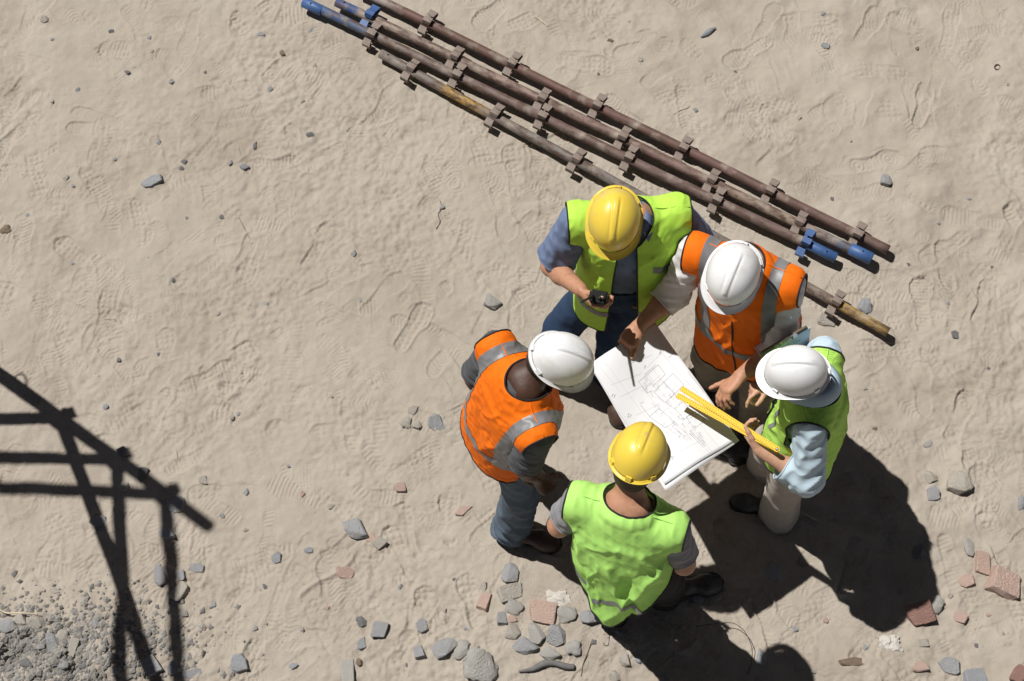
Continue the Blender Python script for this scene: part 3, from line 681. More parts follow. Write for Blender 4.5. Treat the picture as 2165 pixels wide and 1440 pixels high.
SHGREY = m_cloth('grey_tee', (.23, .23, .255), (.28, .28, .30))
SHDARK = m_cloth('dark_grey_tee', (.075, .08, .09), (.10, .105, .115))
JEAN = m_cloth('jeans', (.018, .038, .085), (.032, .062, .125), fold=.9); JEANG = m_cloth('faded_jeans', (.08, .11, .15), (.13, .17, .215), fold=.9)
KHAKI = m_cloth('khaki', (.27, .235, .175), (.32, .28, .215)); BEIGE = m_cloth('beige_trousers', (.44, .40, .355), (.48, .44, .39)); BLACKT = m_cloth('black_trousers', (.012, .013, .015), (.024, .025, .028))
def m_skin(n, c, c2): return mat(n, c, .5, c2, 22, .5, bump=.5, bscale=130, spec=.4, sss=.08, bdist=.002, col3=tuple(x * .72 for x in c), n3scale=30, n3lo=.5, n3hi=.8)
SK1 = m_skin('tanned_skin', (.43, .215, .13), (.52, .28, .18)); SK2 = m_skin('fair_skin', (.52, .29, .19), (.60, .36, .25)); SK3 = m_skin('dark_skin', (.055, .026, .017), (.085, .04, .026))
def m_helm(n, c, c2, dirt): return mat(n, c, .36, c2, 10, .5, bump=.06, bscale=30, spec=.5, col3=dirt, n3scale=11, n3lo=.53, n3hi=.74)
HY = m_helm('yellow_plastic', (.76, .55, .06), (.80, .60, .08), (.58, .44, .17)); HW = m_helm('white_plastic', (.76, .77, .79), (.80, .81, .82), (.66, .65, .63))
HAIR = mat('dark_hair', (.018, .011, .008), .6, (.04, .025, .018), 60, .6, bump=.8, bscale=220); HAIRB = mat('brown_hair', (.08, .045, .025), .6, (.12, .07, .04), 60, .6, bump=.8, bscale=220)
LEATHB = mat('black_leather', (.018, .018, .019), .55, (.05, .05, .052), 25, .6, bump=.5, bscale=90, col3=(.16, .15, .14), n3scale=14, n3lo=.52, n3hi=.75)
LEATHN = mat('brown_leather', (.05, .025, .016), .55, (.09, .05, .035), 25, .6, bump=.5, bscale=90); SOLE = mat('rubber_sole', (.02, .019, .018), .85, (.06, .055, .05), 30, .6)
EYE = mat('eye_white', (.75, .73, .7), .2); SHADEP = mat('inner_lining', (.03, .03, .03), .9)

def helmet(parent, org, c, fwd, up, mt, k=.94):
    left = nrm(np.cross(up, fwd)); fwd = nrm(np.cross(left, up)); na, nr = 80, 40; V = []; F = []
    sm = lambda a, b, x: np.clip((x - a) / (b - a), 0, 1) ** 2 * (3 - 2 * np.clip((x - a) / (b - a), 0, 1))
    th = np.arange(na) * 2 * math.pi / na
    for i in range(nr + 1):
        ph = (i / nr) ** 1.12 * math.pi / 2; s = math.sin(ph) ** .88; cz = math.cos(ph) ** .82
        x = .132 * s * np.cos(th) * (1 + .03 * np.cos(th)); y = .108 * s * np.sin(th); z = np.full(na, .142 * cz)
        b = .0055 * np.exp(-(np.abs(y) / (.013 - .004 * sm(-.08, .1, x))) ** 6) * sm(-.1, -.06, x) * (1 - sm(.085, .105, x)) * sm(.03, .05, z)
        b -= .0018 * np.exp(-((np.abs(y) - .017) / .004) ** 2) * sm(-.1, -.06, x) * (1 - sm(.085, .105, x)) * sm(.03, .05, z)
        n = np.stack([x / .132 ** 2, y / .108 ** 2, z / .142 ** 2], 1); n /= np.linalg.norm(n, axis=1)[:, None] + 1e-9
        q = np.stack([x, y, z], 1) + n * b[:, None]
        V.append(c + k * (q[:, :1] * fwd + q[:, 1:2] * left + q[:, 2:] * up))
    V = np.concatenate(V)
    for i in range(nr):
        for j in range(na):
            a, b = i * na + j, i * na + (j + 1) % na; F.append([a, a + na, b + na, b])
    V[:na] = V[:na].mean(0)
    sh = obj('hard_hat', V, F, mt, parent, org); so = sh.modifiers.new('shell', 'SOLIDIFY'); so.thickness = .0028; so.offset = -1
    # rim and peak
    w = .0105 + .026 * np.clip(np.cos(th), 0, 1) ** 1.1 * sm(-.1, .6, np.cos(th)); V = []; F = []
    prof = [(-.003, .004), (.15, .0005), (.55, -.002), (.93, -.0045), (1., -.0035), (1.0, -.007), (.5, -.006), (0, -.004)]
    for t, dz in prof:
        rx = .1345 * (1 + .03 * np.cos(th)) + w * t; ry = .1095 + w * t
        dn = dz - w * t * .22 * np.clip(np.cos(th), 0, 1) + .004 * np.abs(np.sin(th)) ** 2
        V.append(c + k * ((rx * np.cos(th))[:, None] * fwd + (ry * np.sin(th))[:, None] * left + dn[:, None] * up))
    n = len(prof); V = np.concatenate(V)
    for i in range(n):
        for j in range(na):
            a, b = i * na, ((i + 1) % n) * na; F.append([a + j, b + j, b + (j + 1) % na, a + (j + 1) % na])
    obj('brim', V, F, mt, sh, org)
    for a in (48, -48, 128, -128, 180):
        a = R_(a); e = nrm(math.cos(a) * fwd + math.sin(a) * left); p = c + k * (.1335 * math.cos(a) * fwd + .1085 * math.sin(a) * left + .011 * up + e * .0015)
        t = np.cross(up, e); v, f = box(p, [t, e, nrm(up - .12 * e)], (.011, .0035, .009)); obj('slot_lug', v, f, mt, sh, org, False)
    return sh

def hand(wr, kn, pn, side, curl, s=1., spread=.10, thumb=(.75, .25, .25, .3), pal=.088):
    """shapes of a hand: side +1 right, -1 left; curl per finger = three bends; thumb = (angle, towards palm, bend, bend)"""
    d = nrm(kn - wr); n = nrm(pn - d * (pn @ d)); lat = np.cross(d, n) * side; pr = []
    off = [.028, .0095, -.0095, -.027]; lens = [(.043, .026, .021), (.047, .030, .022), (.043, .027, .021), (.034, .021, .018)]
    for i in range(4):
        k0 = wr + d * pal * s * (1 - .035 * abs(i - 1)) + lat * off[i] * s
        pr.append(cap(wr + lat * off[i] * .55 * s + d * .012, k0, .0155 * s, .0122 * s, .014))
        c = curl[i] if isinstance(curl[0], (tuple, list)) else curl
        fd = nrm(d + lat * spread * (1.3 - i) * .9); a = 0; p = k0; r = (.0102 if i < 3 else .009) * s
        for j in range(3):
            a += c[j]; q = p + (fd * math.cos(a) + n * math.sin(a)) * lens[i][j] * s
            pr.append(cap(p, q, r, r * .9, .004)); p = q; r *= .9
    pr.append(ell(wr + d * .05 * s + n * .004, [d, lat, n], A(.05, .04, .016) * s, .01))
    ta, tn, b1, b2 = thumb; t0 = wr + d * .028 * s + lat * .022 * s + n * .008
    td = nrm(d * math.cos(ta) + lat * math.sin(ta) + n * tn); p = t0; r = .0145 * s
    for j, (L, bb) in enumerate(((.042, 0), (.034, b1), (.028, b2))):
        td = nrm(td + (d * .8 - lat * .5) * bb); q = p + td * L * s; pr.append(cap(p, q, r, r * .85, .006)); p = q; r *= .86
    return pr

def foot(parent, org, heel, toe_dir, mt, L=.29, s=1.):
    d = nrm(A(toe_dir[0], toe_dir[1], 0)); lt = A(-d[1], d[0], 0); h = A(heel[0], heel[1], gz(heel[0], heel[1]) - .003)
    u = lambda a, b, z: h + d * a * L + lt * b * L + A(0, 0, z)
    pr = [cap(u(.12, 0, .055), u(.3, 0, .06), .036 * s, .034 * s, .03), cap(u(.3, 0, .06), u(.72, 0, .045), .036 * s, .036 * s, .03), cap(u(.68, .02, .04), u(.84, .01, .034), .042 * s, .034 * s, .03), cap(u(.72, -.05, .036), u(.84, -.04, .032), .034 * s, .03 * s, .03), cap(u(.16, 0, .06), u(.14, 0, .13), .038 * s, .042 * s, .03)]
    V, Q = surface(pr, .007); V[:, 2] = np.maximum(V[:, 2], h[2] + .018); T = tris(Q)
    V = V + vnormals(V, T) * (.0012 * waves(V, 60, 3))[:, None]
    sh = obj('shoe', V, Q, mt, parent, org)
    uu = np.linspace(0, 1, 22); w = np.interp(uu, [0, .03, .12, .3, .45, .7, .88, .97, 1], [.0, .085, .128, .125, .122, .172, .158, .09, 0]) * s * 1.08
    out = [u(a, b + .02 * math.sin(a * 3), 0) for a, b in zip(uu, w)] + [u(a, -b + .02 * math.sin(a * 3), 0) for a, b in zip(uu[::-1][1:-1], w[::-1][1:-1])]
    n = len(out); V = np.array([p + A(0, 0, z) for z in (-.004, .028) for p in out]); F = [list(range(n))[::-1], list(range(n, 2 * n))] + [[i, (i + 1) % n, n + (i + 1) % n, n + i] for i in range(n)]
    obj('sole', V, F, SOLE, sh, org, False)

def person(label, J, skin, shirt, trousers, vest, helm, face, pitch, hands, shoes, feet, s=1., hair=HAIR, sleeve=(.6, .6), sl_r=(.062, .066), hem=.078, collar=None, seed=1, vk=None):
    """J: joints as (pixel, pixel, height); face: image direction the head looks; pitch: how far the head is bowed"""
    q = {k: P(*v) for k, v in J.items()}; vk = vk or {}
    base = (q['ra'] + q['la']) / 2; base[2] = 0; root = empty('person', base, label, 'person', 'workers around the plan')
    up = nrm(q['neck'] - q['hip']); left = q['ls'] - q['rs']; left = nrm(left - up * (left @ up)); fwd = np.cross(left, up)
    ff = nrm(A(face[0], -face[1], 0)); hu = nrm(A(0, 0, 1) * math.cos(pitch) + ff * math.sin(pitch)); hf = nrm(ff * math.cos(pitch) - A(0, 0, 1) * math.sin(pitch)); hl = np.cross(hu, hf)
    H = q['head']; lp = lambda t: q['hip'] * (1 - t) + q['neck'] * t
    # ---- skin
    pr = [loft([(lp(-.1), .14 * s, .10 * s), (lp(0), .155 * s, .11 * s), (lp(.35), .14 * s, .10 * s), (lp(.68), .16 * s, .115 * s), (lp(.88), .145 * s, .085 * s), (lp(1.0), .07 * s, .06 * s)], left),
          cap(q['rs'] - up * .01, q['ls'] - up * .01, .05 * s, .05 * s, .04), cap(q['neck'] - up * .03, H - hu * .09 - hf * .02, .062 * s, .054 * s, .035),
          cap(q['neck'] - left * .03, q['ls'] - left * .05, .05 * s, .04 * s, .04), cap(q['neck'] + left * .03, q['rs'] + left * .05, .05 * s, .04 * s, .04)]
    for a, b, c in (('rs', 're', 'rw'), ('ls', 'le', 'lw')):
        pr += [cap(q[a], q[b], .052 * s, .042 * s, .03), cap(q[b], q[b] * .65 + q[c] * .35, .044 * s, .045 * s, .02), cap(q[b] * .65 + q[c] * .35, q[c], .044 * s, .029 * s, .02)]
    hd = [hf, hl, hu]
    pr += [ell(H, hd, A(.096, .077, .105), .02), ell(H + hf * .03 - hu * .075, hd, A(.062, .056, .055), .03), cap(H + hf * .088 - hu * .01, H + hf * .108 - hu * .045, .009, .013, .012),
           ell(H + hl * .078 - hf * .005 - hu * .025, hd, A(.018, .008, .03), .008), ell(H - hl * .078 - hf * .005 - hu * .025, hd, A(.018, .008, .03), .008),
           cap(H + hf * .085 + hl * .025 - hu * .078, H + hf * .085 - hl * .025 - hu * .078, .008, .008, .008), cap(H + hf * .09 + hl * .03 + hu * .012, H + hf * .09 - hl * .03 + hu * .012, .01, .01, .012)]
    for hs in hands: pr += hs(q)
    V, Q = surface(pr, .0052); obj('body', V, Q, skin, root, base)
    for sg in (-1, 1):
        v, f = tube(np.array([H + hf * (.078 + .006 * t) + hl * sg * .031 - hu * .016 for t in (0, .5, 1)]), [.008, .011, .006], 10); obj('eye', v, f, EYE, root, base)
    # ---- hair: a cap that shows at the nape and temples
    V, Q = surface([ell(H + hu * .01 - hf * .008, hd, A(.102, .085, .108), .02), ell(H - hf * .05 - hu * .05, hd, A(.05, .062, .05), .02)], .007); T = tris(Q)
    l = (V - H) @ hf; u = (V - H) @ hu; V, T = clip(V, T, np.minimum(u + .085 - np.clip(l, -.1, .1) * .9, .1 - l - np.clip(-u, 0, 1) * 1.2))
    if len(T): obj('hair', V, T, hair, root, base)
    # ---- shirt
    sp = [loft([(lp(-.12), .165 * s, .125 * s), (lp(0), .17 * s, .128 * s), (lp(.35), .158 * s, .12 * s), (lp(.68), .175 * s, .13 * s), (lp(.88), .16 * s, .1 * s), (lp(1.0), .082 * s, .075 * s)], left),
          cap(q['rs'] - up * .005, q['ls'] - up * .005, .062 * s, .062 * s, .04)]
    cuts = []
    for a, b, c, sl in (('rs', 're', 'rw', sleeve[0]), ('ls', 'le', 'lw', sleeve[1])):
        r0, r1 = sl_r[0] * s, sl_r[1] * s
        if sl <= 1: e = q[a] + (q[b] - q[a]) * sl; dr = nrm(q[b] - q[a]); sp.append(cap(q[a], e + dr * .02, r0, r1, .03)); cuts.append((e, dr, r1 * 1.7))
        else:
            e = q[b] + (q[c] - q[b]) * (sl - 1); dr = nrm(q[c] - q[b]); sp += [cap(q[a], q[b], r0, r1, .03), cap(q[b], e + dr * .02, r1, r1 * .88, .03)]; cuts.append((e, dr, r1 * 1.5))
    V, Q = surface(sp, .0072); T = tris(Q); n = vnormals(V, T)
    V = V + n * (vk.get('sw', .0034) * (1 - 2 * np.abs(waves(V @ np.diag([.7, .7, 1.2]), 62, seed + 4))) + .002 * waves(V, 60, seed + 5))[:, None]
    keep = np.full(len(V), .2)
    for e, dr, rad in cuts:
        g = -((V - e) @ dr); nearm = np.linalg.norm(V - e, axis=1) < rad; keep = np.where(nearm, np.minimum(keep, g), keep)
    hn = (V - q['neck']); nl, nf, nh = hn @ left, hn @ fwd, hn @ up
    keep = np.minimum(keep, np.where(nh > -.06, (np.hypot(nl / vk.get('sn', .066), (nf - vk.get('snf', .018)) / vk.get('snb', .07)) - 1) * .06, .2)); keep = np.minimum(keep, (V - lp(-.13)) @ up)
    V, T = clip(V, T, keep); so = obj('shirt', V, T, shirt, root, base)
    for lpv in rims(T, 18):
        ring = smooth_loop(V[lpv], 3)
        if (ring @ up).mean() > (lp(.0) @ up): v, f = tube(ring, .0032, 5, True); obj('hem', v, f, shirt, so, base)
    if collar is not None:
        V = []; F = []; m_ = 40; rows = [(.058, .050, .03), (.062, .055, .042), (.075, .068, .038), (.1, .092, .008), (.098, .09, .002)]
        for k in range(m_):
            a = R_(38 + (322 - 38) * k / (m_ - 1)); fr = max(0, math.cos(a)) ** 2
            for rx, ry, z in rows:
                rx, ry, z = rx * vk.get('ck', 1), ry * vk.get('ck', 1), z * vk.get('ck', 1)
                z = z - .045 * fr; rr = 1 + .18 * fr * (rx > .09)
                V.append(q['neck'] + fwd * (rx * s * rr * math.cos(a) + .016) + left * ry * s * rr * math.sin(a) + up * (z + .008))
        for k in range(m_ - 1):
            for j in range(4): F.append([k * 5 + j, (k + 1) * 5 + j, (k + 1) * 5 + j + 1, k * 5 + j + 1])
        co = obj('collar', np.array(V), F, collar, so, base); md = co.modifiers.new('thick', 'SOLIDIFY'); md.thickness = .0025
    # ---- trousers
    wid = vk.get('leg', 1.)
    tp = [loft([(lp(.16), .172 * s, .13 * s), (lp(0), .18 * s, .14 * s), (lp(-.12), .17 * s, .135 * s)], q['lh'] - q['rh'])]
    for a, b, c in (('rh', 'rk', 'ra'), ('lh', 'lk', 'la')):
        e = q[c] + nrm(q[c] - q[b]) * .11
        tp += [cap(q[a], q[b], .098 * s * wid, .078 * s * wid, .045), cap(q[b], e, .078 * s * wid, hem, .03)]
    V, Q = surface(tp, .0095); T = tris(Q); n = vnormals(V, T)
    low = np.clip((.55 - V[:, 2]) / .5, 0, 1); amp = vk.get('fold', 1.) * (.0028 + .0052 * low)
    V = V + n * (amp * (1 - 2 * np.abs(waves(V @ np.diag([.5, .5, 1.3]), 46, seed + 8))) + .002 * waves(V, 50, seed + 9))[:, None]
    zc = np.minimum((lp(.17) - V) @ up * 1., V[:, 2] - vk.get('hemz', .062) + .012 * waves(V, 12, seed)); V, T = clip(V, T, zc)
    to = obj('trousers', V, T, trousers, root, base)
    for lpv in rims(T, 18):
        ring = smooth_loop(V[lpv], 2)
        if ring[:, 2].mean() < .3: v, f = tube(ring, .0035, 5, True); obj('hem', v, f, trousers, to, base)
    # ---- vest
    g = dict(aw=.212, na=.088, nb=.095, nf=.012, hem=-.62, fl=1., armpit=-.25, front=None, extra=None, wr=.006, trimr=.0042, hemf=None)
    g.update(vk)
    N0 = q['neck']; fl = g['fl']; loc = lambda l, f, h: N0 + left * l + fwd * f + up * h
    hb = -np.linalg.norm(q['neck'] - q['hip'])
    vp = [loft([(loc(0, 0, g['hem'] - .06), .215 * s * fl, .172 * s * fl), (loc(0, 0, hb * .8), .205 * s * fl, .165 * s * fl), (loc(0, 0, hb * .45), .2 * s, .158 * s), (loc(0, 0, hb * .2), .196 * s, .142 * s), (loc(0, 0, -.07), .17 * s, .11 * s), (loc(0, 0, .0), .1 * s, .09 * s)], left),
          cap(q['rs'] - up * .003, q['ls'] - up * .003, .077 * s, .077 * s, .045), loft([(lp(.3), .172 * s, .134 * s), (lp(.68), .19 * s, .145 * s), (lp(.88), .176 * s, .116 * s), (lp(1.0), .098 * s, .091 * s)], left)]
    for a, b in (('rs', 're'), ('ls', 'le')): dr = nrm(q[b] - q[a]); vp.append(cap(q[a], q[a] + dr * .03, sl_r[0] * s + .012, sl_r[0] * s + .009, .03))
    if g['extra']: vp += [cap(loc(*a), loc(*b), ra, rb, k) for a, b, ra, rb, k in g['extra']]
    V, Q = surface(vp, .0062); T = tris(Q); V = relax(V, T, 2); n = vnormals(V, T)
    d = V - N0; l, f, h = d @ left, d @ fwd, d @ up
    w_ = np.clip((-h - .05) / .45, 0, 1); qd = np.stack([l, f, h * .35 + .25 * l], 1)
    r1 = (1 - 2 * np.abs(waves(qd, 10, seed + 20))) * 1.3; r2 = 1 - 2 * np.abs(waves(np.stack([l, f, h * .9 - .3 * l], 1), 48, seed + 21))
    V = V + n * (g['wr'] * .8 * (.35 + 1.5 * w_) * r1 + .0016 * r2 + .0003 * waves(V, 90, seed + 22))[:, None]
    rf = random.Random(seed); fo = list(g.get('folds', []))
    for _ in range(g.get('nf_', 30)):
        sd = rf.choice((-1, 1)); l0 = rf.uniform(-.2, .2); h0 = rf.uniform(-.42, -.08); a_ = rf.gauss(0, .45) - .5 * l0 / .2; L_ = rf.uniform(.1, .32)
        fo.append((l0, h0, l0 + math.sin(a_) * L_, h0 - math.cos(a_) * L_, rf.choice((1, 1, -.7)) * rf.uniform(.003, .008), rf.uniform(.010, .022), sd))
    dsp = np.zeros(len(V))
    for l0, h0, l1, h1, am, wd, sd in fo:
        ab = A(l1 - l0, h1 - h0); t = ((l - l0) * ab[0] + (h - h0) * ab[1]) / (ab @ ab); tc_ = np.clip(t, 0, 1)
        dd = np.hypot(l - l0 - tc_ * ab[0] + .008 * np.sin(h * 40 + l0 * 90), h - h0 - tc_ * ab[1]); dsp += np.where(f * sd > -.03, am * 1.7 * np.exp(-np.sqrt((dd / wd) ** 2 + .02) * 1.15) * (.35 + .65 * np.sin(np.pi * np.clip(t * .8 + .2, 0, 1))), 0)
    V = V + n * dsp[:, None]
    d = V - N0; l, f, h = d @ left, d @ fwd, d @ up
    kneck = np.where(h > -.3, (np.hypot(l / g['na'], (f - g['nf']) / g['nb']) - 1) * .08, .2)
    if g.get('vneck'): kneck = np.minimum(kneck, np.where(f > .0, np.abs(l) - g['vneck'][0] * np.clip(1 + h / g['vneck'][1], 0, 1), .2))
    karm = np.maximum(g['aw'] * s - np.abs(l) + .25 * np.clip(h + .12, -.2, 0) ** 2, (g['armpit'] - h))
    hm = g['hem'] if g['hemf'] is None else g['hemf'](l, f)
    keep = np.minimum(np.minimum(kneck, karm), h - hm)
    if g['front']: keep = np.minimum(keep, np.where(f > 0, g['front'](l, h), .2))
    V, T = clip(V, T, keep); vo = obj('vest', V, T, vest, root, base)
    for lpv in rims(T, 24):
        v, fc = tube(smooth_loop(V[lpv], 5), g['trimr'], 6, True); obj('binding', v, fc, PIPE, vo, base)
    d = V - N0; l, f, h = d @ left, d @ fwd, d @ up; n = vnormals(V, T)
    for fld in g.get('stripes', []):
        v, t = clip(V + n * .0025, T, fld(l, f, h))
        if len(t) > 10: obj('reflective_stripe', v, t, REFL, vo, base)
    for sg in (-1, 1):
        ln = []
        for ll in np.linspace(g['na'] * 1.05, g['aw'] * s * .98, 14):
            m = np.nonzero((np.abs(l - sg * ll) < .012) & (np.abs(f - g.get('seam', -.02)) < .014) & (h > -.16))[0]
            if len(m): j = m[np.argmin(np.abs(l[m] - sg * ll) + np.abs(f[m] - g.get('seam', -.02)))]; ln.append(V[j] + n[j] * .0008)
        if len(ln) > 6: v, fc = tube(smooth_loop(ln, 5, False), .0026, 6); obj('shoulder_seam', v, fc, vest, vo, base)
    if g.get('zip'):
        ln = []
        for hh in np.linspace(*g['zip'], 26):
            m = (np.abs(h - hh) < .02) & (f > .03) & (np.abs(l) < .03)
            if m.any(): j = np.nonzero(m)[0][np.argmin(np.abs(l[m] - .0) + np.abs(h[m] - hh))]; ln.append(V[j] + n[j] * .001)
        if len(ln) > 5: v, fc = tube(smooth_loop(ln, 6, False), .0045, 6); obj('zip_binding', v, fc, PIPE, vo, base)
    helmet(root, base, H + hu * .022, hf, hu, helm, g.get('hk', .94))
    for a, b in feet: foot(root, base, P(*a), P(*b) - P(*a), shoes, s=s, L=.29 * (s if s < 1 else 1))
    return q, root
band = lambda h, a, b: np.minimum(h - a, b - h)
FIST = [(1.2, 1.4, .9)] * 4; RELAX = [(.35, .5, .35), (.4, .55, .4), (.45, .6, .4), (.5, .6, .4)]

# the man with the radio
Yq, _ = person('worker with yellow hard hat, open lime vest and blue shirt holding a black radio',
    dict(head=(1299, 463, 1.63), neck=(1332, 462, 1.475), rs=(1220, 468, 1.42), ls=(1428, 452, 1.43), re=(1166, 562, 1.13), rw=(1228, 613, 1.31), le=(1470, 512, 1.15), lw=(1405, 600, .98), hip=(1325, 585, .93), rh=(1278, 590, .9), lh=(1368, 580, .9), rk=(1190, 690, .5), ra=(1152, 765, .09), lk=(1300, 712, .5), la=(1292, 785, .09)),
    SK1, SHBLUE, JEAN, LIME2, HY, (-.12, 1), .42,
    [lambda q: hand(q['rw'], P(1257, 643, 1.31), A(.25, .8, .35), 1, [(.5, .9, .6), (.55, .95, .6), (.6, 1., .6), (.65, 1., .6)], thumb=(.7, .5, .15, .2)), lambda q: hand(q['lw'], q['lw'] + A(-.05, -.05, -.06), A(-1, .2, 0), -1, RELAX)],
    LEATHN, [((1160, 770), (1140, 815)), ((1292, 788), (1300, 835))], sleeve=(.78, .95), sl_r=(.07, .085), collar=SHBLUE, seed=3,
    vk=dict(aw=.25, fl=1.14, hem=-.70, hemf=lambda l, f: -.68 - .05 * (f > 0) * np.clip(np.abs(l) / .2, 0, 1) * 0, na=.09, nb=.1,
            front=lambda l, h: np.abs(l + .02 + .03 * np.clip(-h, 0, 1)) - (.036 + .05 * np.clip(-h, 0, .7)), wr=.006, trimr=.0035,
            stripes=[lambda l, f, h: band(h, -.53, -.495), lambda l, f, h: np.minimum(np.minimum(band(h + .5 * (l - .13), -.235, -.19), l - .085), f)]))
# the man who holds the plan
Oq, _ = person('worker with white hard hat, orange vest and white shirt holding the plan with both hands',
    dict(head=(1551, 579, 1.61), neck=(1572, 560, 1.46), rs=(1472, 532, 1.41), ls=(1664, 602, 1.41), re=(1422, 622, 1.14), rw=(1352, 688, 1.09), le=(1648, 735, 1.13), lw=(1566, 794, 1.06), hip=(1582, 690, .93), rh=(1542, 676, .9), lh=(1636, 702, .9), rk=(1500, 752, .5), ra=(1512, 796, .09), lk=(1602, 815, .5), la=(1600, 885, .09)),
    SK1, SHWHITE, KHAKI, ORANGE, HW, (-.42, 1), .42,
    [lambda q: hand(q['rw'], P(1326, 722, 1.075), A(.1, .1, -1), 1, [(.75, .9, .5), (.9, 1.1, .6), (1., 1.1, .6), (1., 1.1, .6)], thumb=(.35, .1, .05, .1)), lambda q: hand(q['lw'], P(1532, 826, 1.045), A(.5, -.45, -.75), -1, [(.5, .5, .3), (.6, .6, .4), (.7, .6, .4), (.8, .7, .4)], thumb=(.55, -.15, .1, .15))],
    LEATHB, [((1518, 790), (1500, 835)), ((1604, 878), (1578, 925))], sleeve=(1.32, 1.4), sl_r=(.068, .068), collar=SHWHITE, seed=11,
    vk=dict(aw=.24, fl=1.1, hem=-.69, zip=(-.2, -.7), vneck=(.05, .16),
            stripes=[lambda l, f, h: band(h, -.47, -.42), lambda l, f, h: np.minimum(band(np.abs(l), .115, .165), h + .42)]))
# the woman with ruler and clipboard
Wq, _ = person('worker in white hard hat, lime mesh vest and beige trousers holding the yellow ruler',
    dict(head=(1686, 793, 1.50), neck=(1726, 815, 1.36), ls=(1716, 893, 1.29), rs=(1742, 748, 1.29), le=(1704, 1008, 1.03), lw=(1606, 953, 1.09), re=(1735, 770, 1.03), rw=(1628, 802, 1.06), hip=(1700, 920, .86), lh=(1690, 960, .84), rh=(1702, 880, .84), lk=(1662, 1015, .46), la=(1648, 1078, .07), rk=(1630, 935, .46), ra=(1622, 975, .07)),
    SK2, SHSKY, BEIGE, LIMEM, HW, (-1, -.06), .2,
    [lambda q: hand(q['lw'], P(1580, 915, 1.10), A(.6, .4, .55), -1, [(.5, .8, .6), (.55, .85, .6), (.6, .9, .6), (.7, .9, .6)], .9, thumb=(.55, .25, .2, .2)), lambda q: hand(q['rw'], P(1594, 822, 1.05), A(0, -.55, -.75), 1, [(.15, .5, .35), (.7, .9, .6), (.9, 1., .6), (1., 1., .6)], .9, thumb=(.6, .3, .2, .3))],
    LEATHB, [((1655, 1082), (1598, 1072)), ((1625, 978), (1565, 962))], s=.87, hair=HAIRB, sleeve=(1.5, 1.5), sl_r=(.076, .084), hem=.09, collar=SHSKY, seed=19,
    vk=dict(aw=.186, fl=1.12, hem=-.55, hk=.92, ck=1.3, sw=.0042, leg=1.12, fold=.8, hemz=.03, nb=.11, na=.1, front=lambda l, h: np.abs(l) - .01,
            stripes=[lambda l, f, h: np.minimum(np.minimum(band(np.abs(l - .085), -.02, .012), f), band(h, -.3, -.12))]))
# the man bending towards the plan from the left
Lq, _ = person('worker in white hard hat and orange vest bending in from the left',
    dict(head=(1176, 764, 1.57), neck=(1108, 812, 1.45), rs=(1134, 918, 1.38), ls=(1050, 735, 1.40), re=(1108, 985, 1.13), rw=(1140, 1010, .97), le=(1006, 800, 1.13), lw=(1108, 968, .97), hip=(1074, 898, .93), rh=(1088, 945, .9), lh=(1056, 850, .9), rk=(1102, 1040, .5), ra=(1082, 1112, .09), lk=(1062, 890, .5), la=(1034, 935, .09)),
    SK3, SHDARK, JEANG, ORANGE, HW, (1, .22), .5,
    [lambda q: hand(q['rw'], P(1152, 1024, .93), A(-.5, .6, .1), 1, FIST), lambda q: hand(q['lw'], P(1132, 1006, .95), A(-.3, -.9, .1), -1, FIST)],
    LEATHN, [((1058, 1128), (1125, 1142)), ((1022, 940), (1085, 945))], sleeve=(.85, .85), sl_r=(.066, .07), hem=.085, seed=27,
    vk=dict(aw=.235, fl=.98, hem=-.66, na=.085, nb=.1, nf=.02, fold=1.5,
            stripes=[lambda l, f, h: band(h, -.50, -.455), lambda l, f, h: np.minimum(band(np.abs(l), .128, .18), h + .455)]))
# the man with his back to the camera
Fq, _ = person('worker with yellow hard hat and lime vest seen from behind, grey shirt, black boots',
    dict(head=(1347, 975, 1.61), neck=(1328, 1072, 1.46), rs=(1420, 1120, 1.40), ls=(1228, 1062, 1.40), re=(1446, 1192, 1.13), rw=(1385, 1115, 1.0), le=(1182, 1112, 1.13), lw=(1270, 1065, 1.0), hip=(1315, 1196, .93), rh=(1355, 1212, .9), lh=(1275, 1190, .9), rk=(1405, 1222, .5), ra=(1405, 1252, .09), lk=(1272, 1232, .5), la=(1290, 1288, .09)),
    SK1, SHGREY, BLACKT, LIME, HY, (.42, -1), .42,
    [lambda q: hand(q['rw'], q['rw'] + A(-.06, .06, -.02), A(-.4, -.8, 0), 1, RELAX), lambda q: hand(q['lw'], q['lw'] + A(.07, .04, -.02), A(.2, -.9, 0), -1, RELAX)],
    LEATHB, [((1398, 1258), (1505, 1238)), ((1290, 1298), (1282, 1235))], sleeve=(.66, .6), sl_r=(.066, .07), hem=.075, seed=35,
    vk=dict(aw=.236, fl=1.0, hem=-.62, na=.1, nb=.085, nf=.02, wr=.009, nf_=9, sn=.095, snf=.0, snb=.12, hemf=lambda l, f: -.615 + 6 * (l + .0) ** 2 + .015 * np.sin(l * 30),
            extra=[((.03, -.07, -.3), (.03, -.13, -.64), .11, .10, .06), ((-.1, -.05, -.3), (-.12, -.09, -.5), .1, .09, .05)],
            folds=[(.17, -.12, .05, -.62, .016, .022, -1), (-.17, -.2, .0, -.58, .014, .02, -1), (.02, -.22, -.07, -.56, .012, .02, -1), (.12, -.3, .13, -.6, -.014, .03, -1), (-.06, -.3, -.1, -.6, -.016, .03, -1), (.0, -.1, .12, -.16, .006, .012, -1), (-.1, -.12, -.19, -.3, .008, .012, -1)],
            stripes=[lambda l, f, h: band(h - .05 * np.abs(((l * 9 + .3) % 2) - 1), -.515, -.490)]))

